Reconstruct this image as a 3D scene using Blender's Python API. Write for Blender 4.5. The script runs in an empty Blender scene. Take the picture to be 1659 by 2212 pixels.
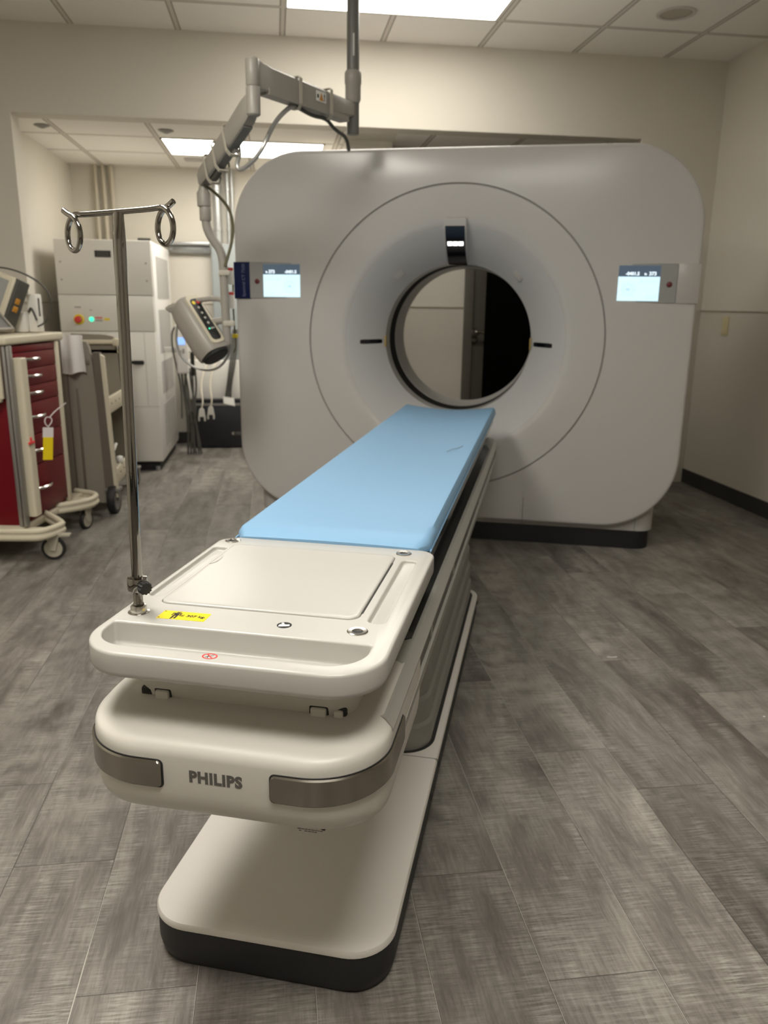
import bpy, bmesh, math, random
from mathutils import Vector, Matrix, Euler
random.seed(7)
R = math.radians
sc = bpy.context.scene
col = sc.collection

# ------------------------------------------------------------------ camera
F_PX, PITCH, ROLL, YAW, EYE = 1699.3, R(14.806), R(0.734), R(7.848), 1.2425
cp_, sp_, cr_, sr_ = math.cos(PITCH), math.sin(PITCH), math.cos(ROLL), math.sin(ROLL)
fw = Vector((0, cp_, -sp_)); rt = Vector((1, 0, 0)); up = Vector((0, sp_, cp_))
rx = rt * cr_ + up * sr_
uy = up * cr_ - rt * sr_
mc = Matrix((rx, uy, -fw)).transposed()
mc = Matrix.Rotation(-YAW, 3, 'Z') @ mc
cd = bpy.data.cameras.new('camera')
cam = bpy.data.objects.new('camera', cd)
cam.matrix_world = Matrix.Translation((0, 0, EYE)) @ mc.to_4x4()
cd.sensor_fit = 'HORIZONTAL'; cd.sensor_width = 36.0; cd.lens = F_PX / 1659 * 36
cd.clip_start = .02; cd.clip_end = 60
cd.dof.use_dof = True; cd.dof.focus_distance = 1.32; cd.dof.aperture_fstop = 7.4
col.objects.link(cam); sc.camera = cam

# ------------------------------------------------------------------ world, exposure
w = bpy.data.worlds.new('world'); sc.world = w; w.use_nodes = True
w.node_tree.nodes['Background'].inputs[0].default_value = (.8, .75, .65, 1)
w.node_tree.nodes['Background'].inputs[1].default_value = .02
sc.view_settings.view_transform = 'Standard'
sc.view_settings.look = 'None'
sc.view_settings.gamma = 1
sc.view_settings.exposure = 0.06
sc.cycles.max_bounces = 8
sc.cycles.diffuse_bounces = 5
sc.cycles.caustics_reflective = False
sc.cycles.caustics_refractive = False
sc.cycles.sample_clamp_indirect = 6
LIGHT_MAIN, LIGHT_ALCOVE = 19.0, 14.0
LIGHT_COL = (1.0, .95, .86)
# panels: (u0, u1, v0, v1, z, strength, label)
CEIL, LOW = 2.795, 2.32
PANELS = [
 (.093, 1.273, 4.27, 4.86, CEIL, LIGHT_MAIN * .56, 'large glowing ceiling light panel in front of the soffit, crossed by the hanging pole'),
 (-1.13, -.52, 1.20, 2.42, CEIL, LIGHT_MAIN * 1.25, 'glowing ceiling light panel above the floor left of the scanner table'),
 (-.52, .70, -.015, .595, CEIL, LIGHT_MAIN * 1.1, 'added fill light panel, out of view above the viewer'),  # fill panel added out of view to brighten the near table end and floor
 (-.75, .375, 5.985, 6.59, LOW, LIGHT_ALCOVE, 'glowing ceiling light panel in the lower alcove ceiling beyond the soffit'),
]

# ------------------------------------------------------------------ materials
def mat(name, c, rough=.5, metal=0., spec=.5, emit=None, estr=1., coat=0., bump=0., bscale=200., var=0., vscale=3.):
    m = bpy.data.materials.new(name); m.use_nodes = True
    nt = m.node_tree; b = nt.nodes['Principled BSDF']
    b.inputs['Base Color'].default_value = (*c, 1)
    b.inputs['Roughness'].default_value = rough
    b.inputs['Metallic'].default_value = metal
    b.inputs['Specular IOR Level'].default_value = spec
    b.inputs['Coat Weight'].default_value = coat
    b.inputs['Coat Roughness'].default_value = .06
    if emit:
        b.inputs['Emission Color'].default_value = (*emit, 1)
        b.inputs['Emission Strength'].default_value = estr
    tc = nt.nodes.new('ShaderNodeTexCoord')
    nz = nt.nodes.new('ShaderNodeTexNoise'); nz.inputs['Scale'].default_value = vscale; nz.inputs['Detail'].default_value = 4
    nt.links.new(tc.outputs['Object'], nz.inputs['Vector'])
    if var:
        mx = nt.nodes.new('ShaderNodeMix'); mx.data_type = 'RGBA'
        mx.inputs['A'].default_value = (*[x * (1 - var) for x in c], 1)
        mx.inputs['B'].default_value = (*[min(1, x * (1 + var)) for x in c], 1)
        nt.links.new(nz.outputs['Fac'], mx.inputs['Factor'])
        nt.links.new(mx.outputs['Result'], b.inputs['Base Color'])
    if bump:
        n2 = nt.nodes.new('ShaderNodeTexNoise'); n2.inputs['Scale'].default_value = bscale; n2.inputs['Detail'].default_value = 3
        nt.links.new(tc.outputs['Object'], n2.inputs['Vector'])
        bp = nt.nodes.new('ShaderNodeBump'); bp.inputs['Strength'].default_value = bump; bp.inputs['Distance'].default_value = .002
        nt.links.new(n2.outputs['Fac'], bp.inputs['Height'])
        nt.links.new(bp.outputs['Normal'], b.inputs['Normal'])
    return m

class NT:
    """tiny node helper"""
    def __init__(s, m): s.nt = m.node_tree; s.b = s.nt.nodes['Principled BSDF']
    def n(s, t, **k):
        x = s.nt.nodes.new(t)
        for a, v in k.items(): setattr(x, a, v)
        return x
    def put(s, sock, v):
        if isinstance(v, bpy.types.NodeSocket): s.nt.links.new(v, sock)
        elif isinstance(v, (tuple, list)) and len(v) == 3 and sock.type == 'RGBA': sock.default_value = (*v, 1)
        else: sock.default_value = v
    def m(s, op, a, b=None, c=None):
        x = s.n('ShaderNodeMath', operation=op); s.put(x.inputs[0], a)
        if b is not None: s.put(x.inputs[1], b)
        if c is not None: s.put(x.inputs[2], c)
        return x.outputs[0]
    def mix(s, f, a, b, bt='MIX'):
        x = s.n('ShaderNodeMix', data_type='RGBA', blend_type=bt)
        s.put(x.inputs['Factor'], f); s.put(x.inputs['A'], a); s.put(x.inputs['B'], b); return x.outputs['Result']
    def noise(s, vec, scale, det=4, rough=.55, dist=0.):
        x = s.n('ShaderNodeTexNoise'); s.put(x.inputs['Vector'], vec)
        x.inputs['Scale'].default_value = scale; x.inputs['Detail'].default_value = det
        x.inputs['Roughness'].default_value = rough; x.inputs['Distortion'].default_value = dist
        return x.outputs['Fac']
    def comb(s, x, y, z):
        c = s.n('ShaderNodeCombineXYZ'); s.put(c.inputs[0], x); s.put(c.inputs[1], y); s.put(c.inputs[2], z); return c.outputs[0]
    def ramp(s, f, a, b):
        x = s.n('ShaderNodeMapRange'); x.clamp = True; s.put(x.inputs[0], f)
        x.inputs[1].default_value = a; x.inputs[2].default_value = b; return x.outputs[0]

def floor_material():
    m = mat('weathered_plank_vinyl', (.2, .19, .17), .5); k = NT(m)
    tc = k.n('ShaderNodeTexCoord'); sp = k.n('ShaderNodeSeparateXYZ'); k.nt.links.new(tc.outputs['Object'], sp.inputs[0])
    X, Y = sp.outputs[0], sp.outputs[1]
    PW, PL = .2203, 1.22
    cx = k.m('DIVIDE', k.m('SUBTRACT', X, .488), PW)
    ci = k.m('FLOOR', cx); cf = k.m('FRACT', cx)
    wn = k.n('ShaderNodeTexWhiteNoise', noise_dimensions='1D'); k.put(wn.inputs['W'], k.m('ADD', ci, 17.3))
    # stagger: three offsets that repeat from row to row plus a little chance
    off = k.m('ADD', k.m('MULTIPLY', ci, .281), k.m('MULTIPLY', wn.outputs[0], .12))
    ry = k.m('ADD', k.m('DIVIDE', k.m('SUBTRACT', Y, 1.20), PL), off)
    ri = k.m('FLOOR', ry); rf = k.m('FRACT', ry)
    w2 = k.n('ShaderNodeTexWhiteNoise', noise_dimensions='2D'); k.put(w2.inputs['Vector'], k.comb(ci, ri, 0))
    rnd = w2.outputs[0]
    v = k.comb(k.m('ADD', X, k.m('MULTIPLY', rnd, 7)), k.m('ADD', Y, k.m('MULTIPLY', rnd, 31)), rnd)
    vs = k.comb(k.m('MULTIPLY', k.m('ADD', X, k.m('MULTIPLY', rnd, 7)), 1.0), k.m('MULTIPLY', k.m('ADD', Y, k.m('MULTIPLY', rnd, 31)), .28), rnd)
    blotch = k.ramp(k.noise(vs, 6.0, 6, .66, .8), .30, .72)
    grain = k.ramp(k.noise(k.comb(k.m('MULTIPLY', X, 1.0), k.m('MULTIPLY', Y, .07), rnd), 130, 4, .7, .3), .36, .66)
    cross = k.ramp(k.noise(k.comb(k.m('MULTIPLY', X, .07), k.m('MULTIPLY', Y, 1.0), rnd), 190, 4, .7), .40, .64)
    patch = k.ramp(k.noise(vs, 15, 4, .6), .40, .66)
    wave = k.n('ShaderNodeTexWave', wave_type='RINGS', rings_direction='X')
    k.put(wave.inputs['Vector'], vs); wave.inputs['Scale'].default_value = 9; wave.inputs['Distortion'].default_value = 7
    wave.inputs['Detail'].default_value = 3; wave.inputs['Detail Scale'].default_value = 1.3
    figure = k.m('MULTIPLY', k.ramp(wave.outputs[0], .0, 1.), k.ramp(k.noise(vs, 3.0, 2), .52, .66))
    c = k.mix(blotch, (.085, .074, .064), (.33, .308, .276))
    c = k.mix(k.m('MULTIPLY', k.m('SUBTRACT', 1.0, grain), .50), c, (.06, .052, .045))
    c = k.mix(k.m('MULTIPLY', k.m('MULTIPLY', cross, patch), .62), c, (.46, .44, .40))
    c = k.mix(k.m('MULTIPLY', figure, .35), c, (.42, .395, .35))
    tone = k.m('ADD', .80, k.m('MULTIPLY', rnd, .40))
    c = k.mix(1.0, c, k.comb(tone, tone, tone), 'MULTIPLY')
    ex = k.m('MULTIPLY', k.m('MINIMUM', cf, k.m('SUBTRACT', 1.0, cf)), PW)
    ey = k.m('MULTIPLY', k.m('MINIMUM', rf, k.m('SUBTRACT', 1.0, rf)), PL)
    seam = k.m('LESS_THAN', k.m('MINIMUM', ex, ey), .0011)
    lightseam = k.m('MULTIPLY', k.m('LESS_THAN', ex, .0010), k.ramp(k.noise(k.comb(ci, Y, 0), 1.3, 1), .5, .56))
    c = k.mix(k.m('MULTIPLY', seam, .75), c, (.035, .03, .026))
    c = k.mix(lightseam, c, (.50, .48, .43))
    k.put(k.b.inputs['Base Color'], c)
    k.put(k.b.inputs['Roughness'], k.m('ADD', .40, k.m('MULTIPLY', grain, .16)))
    bp = k.n('ShaderNodeBump'); bp.inputs['Strength'].default_value = .25; bp.inputs['Distance'].default_value = .001
    k.put(bp.inputs['Height'], k.m('SUBTRACT', k.m('ADD', grain, k.m('MULTIPLY', cross, .6)), k.m('MULTIPLY', seam, 3.)))
    k.put(k.b.inputs['Normal'], bp.outputs[0])
    return m

def ceiling_material(name, u0, v0):
    m = mat(name, (.6, .56, .5), .9); k = NT(m)
    tc = k.n('ShaderNodeTexCoord'); sp = k.n('ShaderNodeSeparateXYZ'); k.nt.links.new(tc.outputs['Object'], sp.inputs[0])
    def edge(a, o):
        f = k.m('FRACT', k.m('DIVIDE', k.m('SUBTRACT', a, o), .61))
        return k.m('MULTIPLY', k.m('MINIMUM', f, k.m('SUBTRACT', 1.0, f)), .61)
    e = k.m('MINIMUM', edge(sp.outputs[0], u0), edge(sp.outputs[1], v0))
    bar = k.m('LESS_THAN', e, .012); gap = k.m('LESS_THAN', k.m('ABSOLUTE', k.m('SUBTRACT', e, .0145)), .0035)
    sp2 = k.ramp(k.noise(tc.outputs['Object'], 260, 2, .7), .55, .7)
    c = k.mix(k.m('MULTIPLY', sp2, .12), (.88, .85, .80), (.6, .57, .52))
    c = k.mix(bar, c, (.66, .62, .56))
    c = k.mix(gap, c, (.30, .275, .24))
    k.put(k.b.inputs['Base Color'], c)
    bp = k.n('ShaderNodeBump'); bp.inputs['Strength'].default_value = .4; bp.inputs['Distance'].default_value = .003
    k.put(bp.inputs['Height'], k.m('SUBTRACT', bar, gap)); k.put(k.b.inputs['Normal'], bp.outputs[0])
    return m

def brushed(name, c, rough, sx, sy, sz, metal=1.):
    m = mat(name, c, rough, metal); k = NT(m)
    tc = k.n('ShaderNodeTexCoord'); mp = k.n('ShaderNodeMapping'); mp.inputs['Scale'].default_value = (sx, sy, sz)
    k.nt.links.new(tc.outputs['Object'], mp.inputs['Vector'])
    nz = k.noise(mp.outputs[0], 60, 3, .7)
    k.put(k.b.inputs['Roughness'], k.m('ADD', rough - .05, k.m('MULTIPLY', nz, .08)))
    return m

M = dict(
 floor=floor_material(),
 ceil=ceiling_material('ceiling_tile', .6913, 4.865), ceil2=ceiling_material('alcove_ceiling_tile', -1.378, 5.98),
 wall=mat('beige_wall_paint', (.67, .635, .56), .75, bump=.15, bscale=90, var=.03, vscale=1.2),
 wall_low=mat('taupe_wainscot', (.60, .565, .49), .7, bump=.12, bscale=90, var=.03, vscale=1.2),
 rail=mat('chair_rail', (.38, .33, .26), .6, bump=.1),
 base=mat('charcoal_baseboard', (.028, .027, .025), .6, bump=.1),
 shell=mat('warm_white_gantry_plastic', (.54, .53, .52), .22, spec=.45, var=.02, vscale=2),
 shell2=mat('grey_gantry_plastic', (.46, .45, .435), .35, var=.02),
 funnel=mat('cool_white_funnel_plastic', (.54, .545, .55), .38, spec=.5, var=.02),
 gap=mat('dark_joint', (.03, .03, .03), .8, bump=.1),
 seam=mat('grey_panel_seam', (.30, .29, .275), .7, bump=.1),
 black=mat('black_skirt_plastic', (.010, .011, .014), .45, bump=.2, bscale=500),
 matteblack=mat('matte_black_window', (.006, .006, .007), .6, spec=.15, bump=.05),
 lilac=mat('label_print_lilac', (.16, .19, .32), .5, bump=.02),
 glossblack=mat('gloss_black_plastic', (.006, .006, .009), .12, bump=.05),
 white=mat('glossy_white_tray', (.50, .49, .46), .26, spec=.5, coat=.0, var=.01),
 cover=mat('satin_white_cover', (.64, .62, .57), .38, spec=.5, bump=.04, bscale=600, var=.01),
 cover2=mat('satin_grey_white_body', (.36, .355, .32), .35, var=.01),
 plate=mat('textured_white_base_plate', (.78, .75, .71), .55, bump=.35, bscale=700, var=.01),
 deck=mat('dark_grey_gloss_deck', (.045, .047, .045), .12, bump=.03),
 groove=mat('dark_grey_side_rail', (.085, .08, .072), .4, bump=.05),
 bellows=mat('grey_telescopic_cover', (.25, .245, .225), .4, bump=.05),
 skirt=mat('dark_charcoal_base_skirt', (.018, .019, .021), .5, bump=.35, bscale=700),
 pad=mat('light_blue_vinyl', (.225, .415, .63), .5, spec=.35, bump=.08, bscale=160, var=.02, vscale=2),
 steel=brushed('brushed_dark_steel', (.30, .28, .245), .24, .3, .3, 6),
 chrome=mat('polished_chrome', (.30, .285, .26), .05, 1., bump=.01),
 nickel=mat('satin_nickel', (.62, .60, .56), .2, 1., bump=.03),
 letter=mat('grey_lettering', (.115, .112, .105), .5, bump=.05),
 letter2=mat('pale_grey_lettering', (.17, .165, .155), .35, .3, bump=.05),
 ink=mat('black_ink', (.012, .012, .012), .5, bump=.02),
 yellow=mat('yellow_sticker', (.86, .66, .01), .45, bump=.02),
 red=mat('red_print', (.72, .05, .05), .5, bump=.02),
 navy=mat('navy_label', (.004, .010, .062), .5, spec=.2, bump=.02),
 paper=mat('white_paper', (.85, .84, .80), .7, bump=.05, var=.02),
 scr=mat('pale_blue_display', (.5, .7, .8), .3, emit=(.62, .86, .98), estr=.9, var=.02),
 scrtop=mat('dark_display_header', (.03, .045, .06), .3, emit=(.055, .08, .11), estr=1., var=.02),
 scrtxt=mat('display_characters', (.8, .9, 1), .3, emit=(.75, .9, 1), estr=1.1, var=.02),
 scrink=mat('display_icons', (.2, .3, .35), .4, emit=(.30, .46, .55), estr=.8, var=.02),
 led=mat('white_led', (1, 1, 1), .3, emit=(1, 1, .98), estr=2.2, var=.01),
 green=mat('green_indicator', (.1, 1, .6), .3, emit=(.04, 1, .55), estr=1.1, var=.01),
 dot=mat('dark_red_button', (.13, .012, .018), .35, bump=.02),
 panel=mat('grey_control_panel', (.33, .335, .33), .3, bump=.02),
 silverband=mat('light_grey_panel_band', (.47, .455, .44), .3, bump=.02),
 amber=mat('amber_laser_window', (.38, .27, .08), .3, bump=.02),
 arm=mat('warm_grey_arm_plastic', (.34, .32, .285), .4, bump=.03, var=.02),
 armd=mat('darker_grey_arm_plastic', (.16, .158, .15), .38, bump=.03),
 strap=mat('pale_cable_strap', (.50, .47, .40), .6, bump=.05),
 cable=mat('dark_grey_cable', (.07, .068, .06), .5, bump=.03),
 cablel=mat('silver_cable_sheath', (.42, .42, .41), .3, .4, bump=.05),
 olive=mat('olive_cable', (.115, .108, .055), .5, bump=.03),
 crimson=mat('crimson_cart_enamel', (.145, .0025, .009), .38, spec=.25, bump=.02, var=.03),
 cream=mat('cream_cart_plastic', (.62, .57, .44), .45, bump=.03, var=.02),
 alu=mat('anodised_aluminium', (.34, .33, .32), .35, .8, bump=.03),
 taupe=mat('taupe_cart_plastic', (.25, .225, .185), .5, bump=.06, var=.02),
 taupe2=mat('dark_taupe_plastic', (.13, .112, .09), .5, bump=.06),
 rubber=mat('black_rubber', (.012, .012, .012), .6, bump=.1),
 caster=mat('beige_caster', (.42, .385, .31), .45, bump=.03),
 hub=mat('grey_wheel_hub', (.20, .19, .175), .5, bump=.03),
 cabinet=mat('off_white_cabinet_enamel', (.78, .76, .71), .38, bump=.02, var=.02),
 cabinet2=mat('bright_cabinet_side', (.70, .685, .66), .38, bump=.02, var=.02),
 vent=mat('perforated_vent_grey', (.42, .41, .39), .6, bump=.8, bscale=900),
 galv=mat('galvanised_steel', (.50, .52, .52), .35, .75, bump=.05, var=.08, vscale=20),
 duct=mat('blue_grey_wire_duct', (.30, .33, .335), .45, bump=.03),
 cloth=mat('white_towel', (.74, .72, .70), .9, bump=.6, bscale=400, var=.03),
 light=mat('lit_panel_diffuser', (1, 1, 1), .5, emit=LIGHT_COL, estr=LIGHT_MAIN, bump=.01),
 frame=mat('light_panel_frame', (.62, .60, .56), .5, bump=.02),
 doorframe=mat('taupe_grey_door_frame', (.105, .093, .077), .5, bump=.03),
 doorleaf=mat('grey_door_enamel', (.075, .068, .057), .5, bump=.03),
 darkglass=mat('black_door_lite', (.0012, .0012, .0012), .6, spec=.05, bump=.01),
 outlet=mat('ivory_outlet', (.62, .55, .33), .4, bump=.02),
 clear=mat('clear_plastic_sleeve', (.75, .7, .7), .15, bump=.1),
 blue=mat('blue_lit_display', (.2, .4, 1), .3, emit=(.30, .50, 1.0), estr=.9, var=.02),
 conduit=mat('cream_painted_conduit', (.56, .51, .41), .5, bump=.03),
 orange=mat('orange_print', (.55, .25, .03), .5, bump=.02),
)
M['light2'] = mat('alcove_panel_diffuser', (1, 1, 1), .5, emit=LIGHT_COL, estr=LIGHT_ALCOVE, bump=.01)

# ------------------------------------------------------------------ builders
def obj(name, bm, m, parent=None, smooth=32, loc=None):
    me = bpy.data.meshes.new(name)
    bmesh.ops.remove_doubles(bm, verts=bm.verts, dist=1e-6)
    bmesh.ops.recalc_face_normals(bm, faces=bm.faces)
    bm.to_mesh(me); bm.free()
    for x in (m if isinstance(m, (list, tuple)) else [m]): me.materials.append(M[x])
    if smooth:
        me.shade_smooth(); me.set_sharp_from_angle(angle=R(smooth))
    o = bpy.data.objects.new(name, me); col.objects.link(o)
    if parent is not None: o.parent = parent
    if loc is not None: o.location = loc
    return o
def tag(o, label=None, cat=None, group=None, kind=None):
    if label: o['label'] = label
    if cat: o['category'] = cat
    if group: o['group'] = group
    if kind: o['kind'] = kind
    return o
def thing(name, label, cat, loc=(0, 0, 0), rz=0, group=None):
    o = bpy.data.objects.new(name, None); col.objects.link(o)
    o.location = loc; o.rotation_euler = (0, 0, rz); o.empty_display_size = .1
    return tag(o, label, cat, group)
def B(): return bmesh.new()
def box(bm, x0, x1, y0, y1, z0, z1, bev=0., seg=2, mi=0, mt=None):
    v = [bm.verts.new(p) for p in ((x0,y0,z0),(x1,y0,z0),(x1,y1,z0),(x0,y1,z0),(x0,y0,z1),(x1,y0,z1),(x1,y1,z1),(x0,y1,z1))]
    fs = [bm.faces.new([v[i] for i in q]) for q in ((3,2,1,0),(4,5,6,7),(0,1,5,4),(1,2,6,5),(2,3,7,6),(3,0,4,7))]
    vs = v
    if bev:
        es = {e for f in fs for e in f.edges}
        r = bmesh.ops.bevel(bm, geom=list(es), offset=bev, segments=seg, profile=.5, affect='EDGES')
        fs = [f for f in r['faces']] + [f for f in fs if f.is_valid]
        vs = list({q for f in fs for q in f.verts})
    for f in fs: f.material_index = mi
    if mt is not None:
        for q in vs: q.co = mt @ q.co
    return bm
def loft(bm, rings, caps=(True, True), mi=0, closed=True):
    vr = [[bm.verts.new(p) for p in r] for r in rings]; n = len(vr[0])
    for a, b in zip(vr, vr[1:]):
        for i in range(n if closed else n - 1):
            j = (i + 1) % n
            f = bm.faces.new((a[i], a[j], b[j], b[i])); f.material_index = mi
    if closed and caps[0]: bm.faces.new(list(reversed(vr[0]))).material_index = mi
    if closed and caps[1]: bm.faces.new(vr[-1]).material_index = mi
    return vr
def rrect(x0, x1, y0, y1, r, off=0., n=8):
    """ccw outline; r = radius or (x0y0, x1y0, x1y1, x0y1); off insets"""
    if not isinstance(r, (tuple, list)): r = (r,) * 4
    x0 += off; x1 -= off; y0 += off; y1 -= off
    r = [max(q - off, .0006) for q in r]
    pts = []
    for (cx, cy, rr, a0) in ((x0+r[0], y0+r[0], r[0], 180), (x1-r[1], y0+r[1], r[1], 270), (x1-r[2], y1-r[2], r[2], 0), (x0+r[3], y1-r[3], r[3], 90)):
        for k in range(n + 1):
            a = R(a0 + 90 * k / n); pts.append((cx + rr * math.cos(a), cy + rr * math.sin(a)))
    return pts
def slab(bm, o, prof, n=8, mi=0, swap=None, fx=None):
    """o=(x0,x1,y0,y1,r); prof = [(offset, z)] bottom to top"""
    rings = []
    for off, z in prof:
        p = [Vector((a, b, z)) for a, b in rrect(*o, off=off, n=n)]
        if fx:                # inset less at the sides than at the front
            x0, x1, y0, y1, r = o; d = off * (1 - fx); rr = [max(q - off * .75, .002) for q in r]
            p = [Vector((a, b, z)) for a, b in rrect(x0 + off - d, x1 - off + d, y0 + off, y1 - off, rr, n=n)]
        if swap: p = [swap(q) for q in p]
        rings.append(p)
    loft(bm, rings, mi=mi); return bm
def rprof(z0, z1, r0, r1, k=4):
    p = []
    for i in range(k + 1):
        a = R(90 * i / k); p.append((r0 * (1 - math.sin(a)), z0 + r0 * (1 - math.cos(a))))
    for i in range(k + 1):
        a = R(90 * i / k); p.append((r1 * (1 - math.cos(a)), z1 - r1 + r1 * math.sin(a)))
    return p
def smooth_path(pts, it=3):
    pts = [Vector(p) for p in pts]
    for _ in range(it):
        q = [pts[0]]
        for a, b in zip(pts, pts[1:]): q += [a * .75 + b * .25, a * .25 + b * .75]
        q.append(pts[-1]); pts = q
    return pts
def tube(bm, pts, r, n=12, mi=0, cap=True, closed=False):
    pts = [Vector(p) for p in pts]; rings = []; up = None
    for i, p in enumerate(pts):
        if closed: t = (pts[(i + 1) % len(pts)] - pts[i - 1]).normalized()
        else: t = (pts[min(i + 1, len(pts) - 1)] - pts[max(i - 1, 0)]).normalized()
        if up is None:
            up = t.orthogonal().normalized()
        up = (up - t * up.dot(t)).normalized(); sd = t.cross(up)
        rr = r[i] if isinstance(r, (list, tuple)) else r
        rings.append([p + (up * math.cos(2 * math.pi * k / n) + sd * math.sin(2 * math.pi * k / n)) * rr for k in range(n)])
    if closed: rings.append(rings[0]); cap = False
    loft(bm, rings, (cap, cap), mi); return bm
def lathe(bm, prof, n=24, mt=None, mi=0, caps=(True, True)):
    rings = []
    for r, z in prof:
        ring = [Vector((r * math.cos(2 * math.pi * k / n), r * math.sin(2 * math.pi * k / n), z)) for k in range(n)]
        if mt is not None: ring = [mt @ q for q in ring]
        rings.append(ring)
    loft(bm, rings, caps, mi); return bm
def quad(bm, pts, mi=0):
    f = bm.faces.new([bm.verts.new(p) for p in pts]); f.material_index = mi; return bm
def text(name, s, size, m, parent, mt, extrude=.0004, bold=0., squash=1.0, align='CENTER', space=1.0):
    cu = bpy.data.curves.new('t', 'FONT'); cu.body = s; cu.size = size; cu.extrude = extrude; cu.offset = bold
    cu.align_x = align; cu.align_y = 'CENTER'; cu.space_character = space; cu.resolution_u = 3
    t = bpy.data.objects.new('t', cu); col.objects.link(t)
    me = bpy.data.meshes.new_from_object(t.evaluated_get(bpy.context.evaluated_depsgraph_get()))
    bpy.data.objects.remove(t); bpy.data.curves.remove(cu)
    me.transform(mt @ Matrix.Diagonal((squash, 1, 1, 1))); me.name = name
    me.materials.clear(); me.materials.append(M[m])
    o = bpy.data.objects.new(name, me); col.objects.link(o); o.parent = parent
    return o
def frame(o, x, y, z):
    """matrix with columns x,y,z and origin o"""
    m = Matrix((Vector(x).normalized(), Vector(y).normalized(), Vector(z).normalized())).transposed().to_4x4()
    return Matrix.Translation(Vector(o)) @ m
def boolean(o, cutters):
    for c in cutters:
        md = o.modifiers.new('b', 'BOOLEAN'); md.operation = 'DIFFERENCE'; md.object = c; md.solver = 'EXACT'
    dg = bpy.context.evaluated_depsgraph_get(); dg.update()
    me = bpy.data.meshes.new_from_object(o.evaluated_get(dg))
    o.modifiers.clear(); old = o.data; o.data = me
    for c in cutters: bpy.data.objects.remove(c)
    return o
def pocket(o, z_top, z_bot, rt=.003, rb=.006, n=10, lean=0.):
    """cutter for a rounded pocket with rolled lip"""
    bm = B(); prof = []
    for i in range(5):
        a = R(90 * i / 4); prof.append((rb * (1 - math.sin(a)) + lean, z_bot + rb * (1 - math.cos(a))))
    for i in range(5):
        a = R(85 * i / 4); prof.append((-rt * (1 - math.cos(a)), z_top - rt + rt * math.sin(a)))
    prof.append((-rt * 1.1, z_top + .01))
    slab(bm, o, prof, n=n)
    return obj('cutter', bm, 'white', smooth=0)

# ------------------------------------------------------------------ room
V0, UR, UL, VB = 5.341, 2.959, -2.35, 7.25
def struct(name, bm, m, smooth=0): return tag(obj(name, bm, m, smooth=smooth), kind='structure')
b = B(); box(b, -2.6, 3.1, -2.4, 7.5, -.06, 0); struct('floor', b, 'floor')
b = B(); box(b, -2.6, 3.1, -2.4, V0 + .1, CEIL, CEIL + .06); struct('ceiling', b, 'ceil')
b = B(); box(b, -1.9, 3.1, V0 + .08, 7.5, LOW, LOW + .06); struct('ceiling_alcove', b, 'ceil2')
RAIL = 1.226
def wall(name, x0, x1, y0, y1, z0, z1, rail_faces=(), basez=.1):
    """wall box in upper/lower paint with chair rail and base on the faces given ('-x','+x','-y','+y')"""
    b = B()
    if z0 < RAIL < z1:
        box(b, x0, x1, y0, y1, z0, RAIL, mi=1); box(b, x0, x1, y0, y1, RAIL, z1, mi=0)
    else: box(b, x0, x1, y0, y1, z0, z1)
    o = struct(name, b, ['wall', 'wall_low'])
    for f in rail_faces:
        for (za, zb, t, mm, nm) in ((RAIL - .006, RAIL + .002, .006, 'rail', 'chair_rail'), (0, .1, .008, 'base', 'base_strip')):
            if za < z0 - .001: continue
            b = B()
            if f == '-x': box(b, x0 - t, x0, y0, y1, za, zb)
            if f == '+x': box(b, x1, x1 + t, y0, y1, za, zb)
            if f == '-y': box(b, x0, x1, y0 - t, y0, za, zb)
            if f == '+y': box(b, x0, x1, y1, y1 + t, za, zb)
            if mm == 'base': tag(obj('baseboard_' + name.split('_', 1)[1], b, mm, smooth=0), kind='structure')
            else: tag(obj('trim_' + name.split('_', 1)[1], b, mm, smooth=0), kind='structure')
    return o
wall('wall_right', UR, UR + .12, -2.4, V0, 0, CEIL, ('-x',))
wall('wall_front_right', 2.413, UR + .12, V0, V0 + .15, 0, CEIL)
wall('wall_front_soffit', -1.521, 2.413, V0, V0 + .15, 2.311, CEIL + .05)
wall('wall_front_left', UL - .12, -1.521, V0, V0 + .15, 0, CEIL, ('-y',))
wall('wall_left', UL - .12, UL, -2.4, V0, 0, CEIL, ('+x',))
wall('wall_rear', UL - .12, UR + .12, -2.4, -2.28, 0, CEIL, ('+y',))
wall('wall_alcove_left', -1.78, -1.64, V0 + .15, 7.4, 0, LOW, ('+x',))
wall('wall_alcove_back', -1.78, .50, VB, VB + .12, 0, LOW, ('-y',))
wall('wall_alcove_column', .50, .815, 5.74, VB + .12, 0, LOW)
wall('wall_door_left', .815, 1.415, 6.0, 6.12, 0, LOW, ('-y',))
wall('wall_door_right', 2.40, 3.1, 6.0, 6.12, 0, LOW)
wall('wall_door_head', 1.415, 2.40, 6.0, 6.12, 2.08, LOW)
wall('wall_alcove_right', 2.96, 3.08, V0 + .15, 6.0, 0, LOW)
b = B(); box(b, .49, .815, V0 + .15, 5.74, LOW - .012, LOW + .01); struct('ceiling_painted_panel', b, 'wall')
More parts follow.
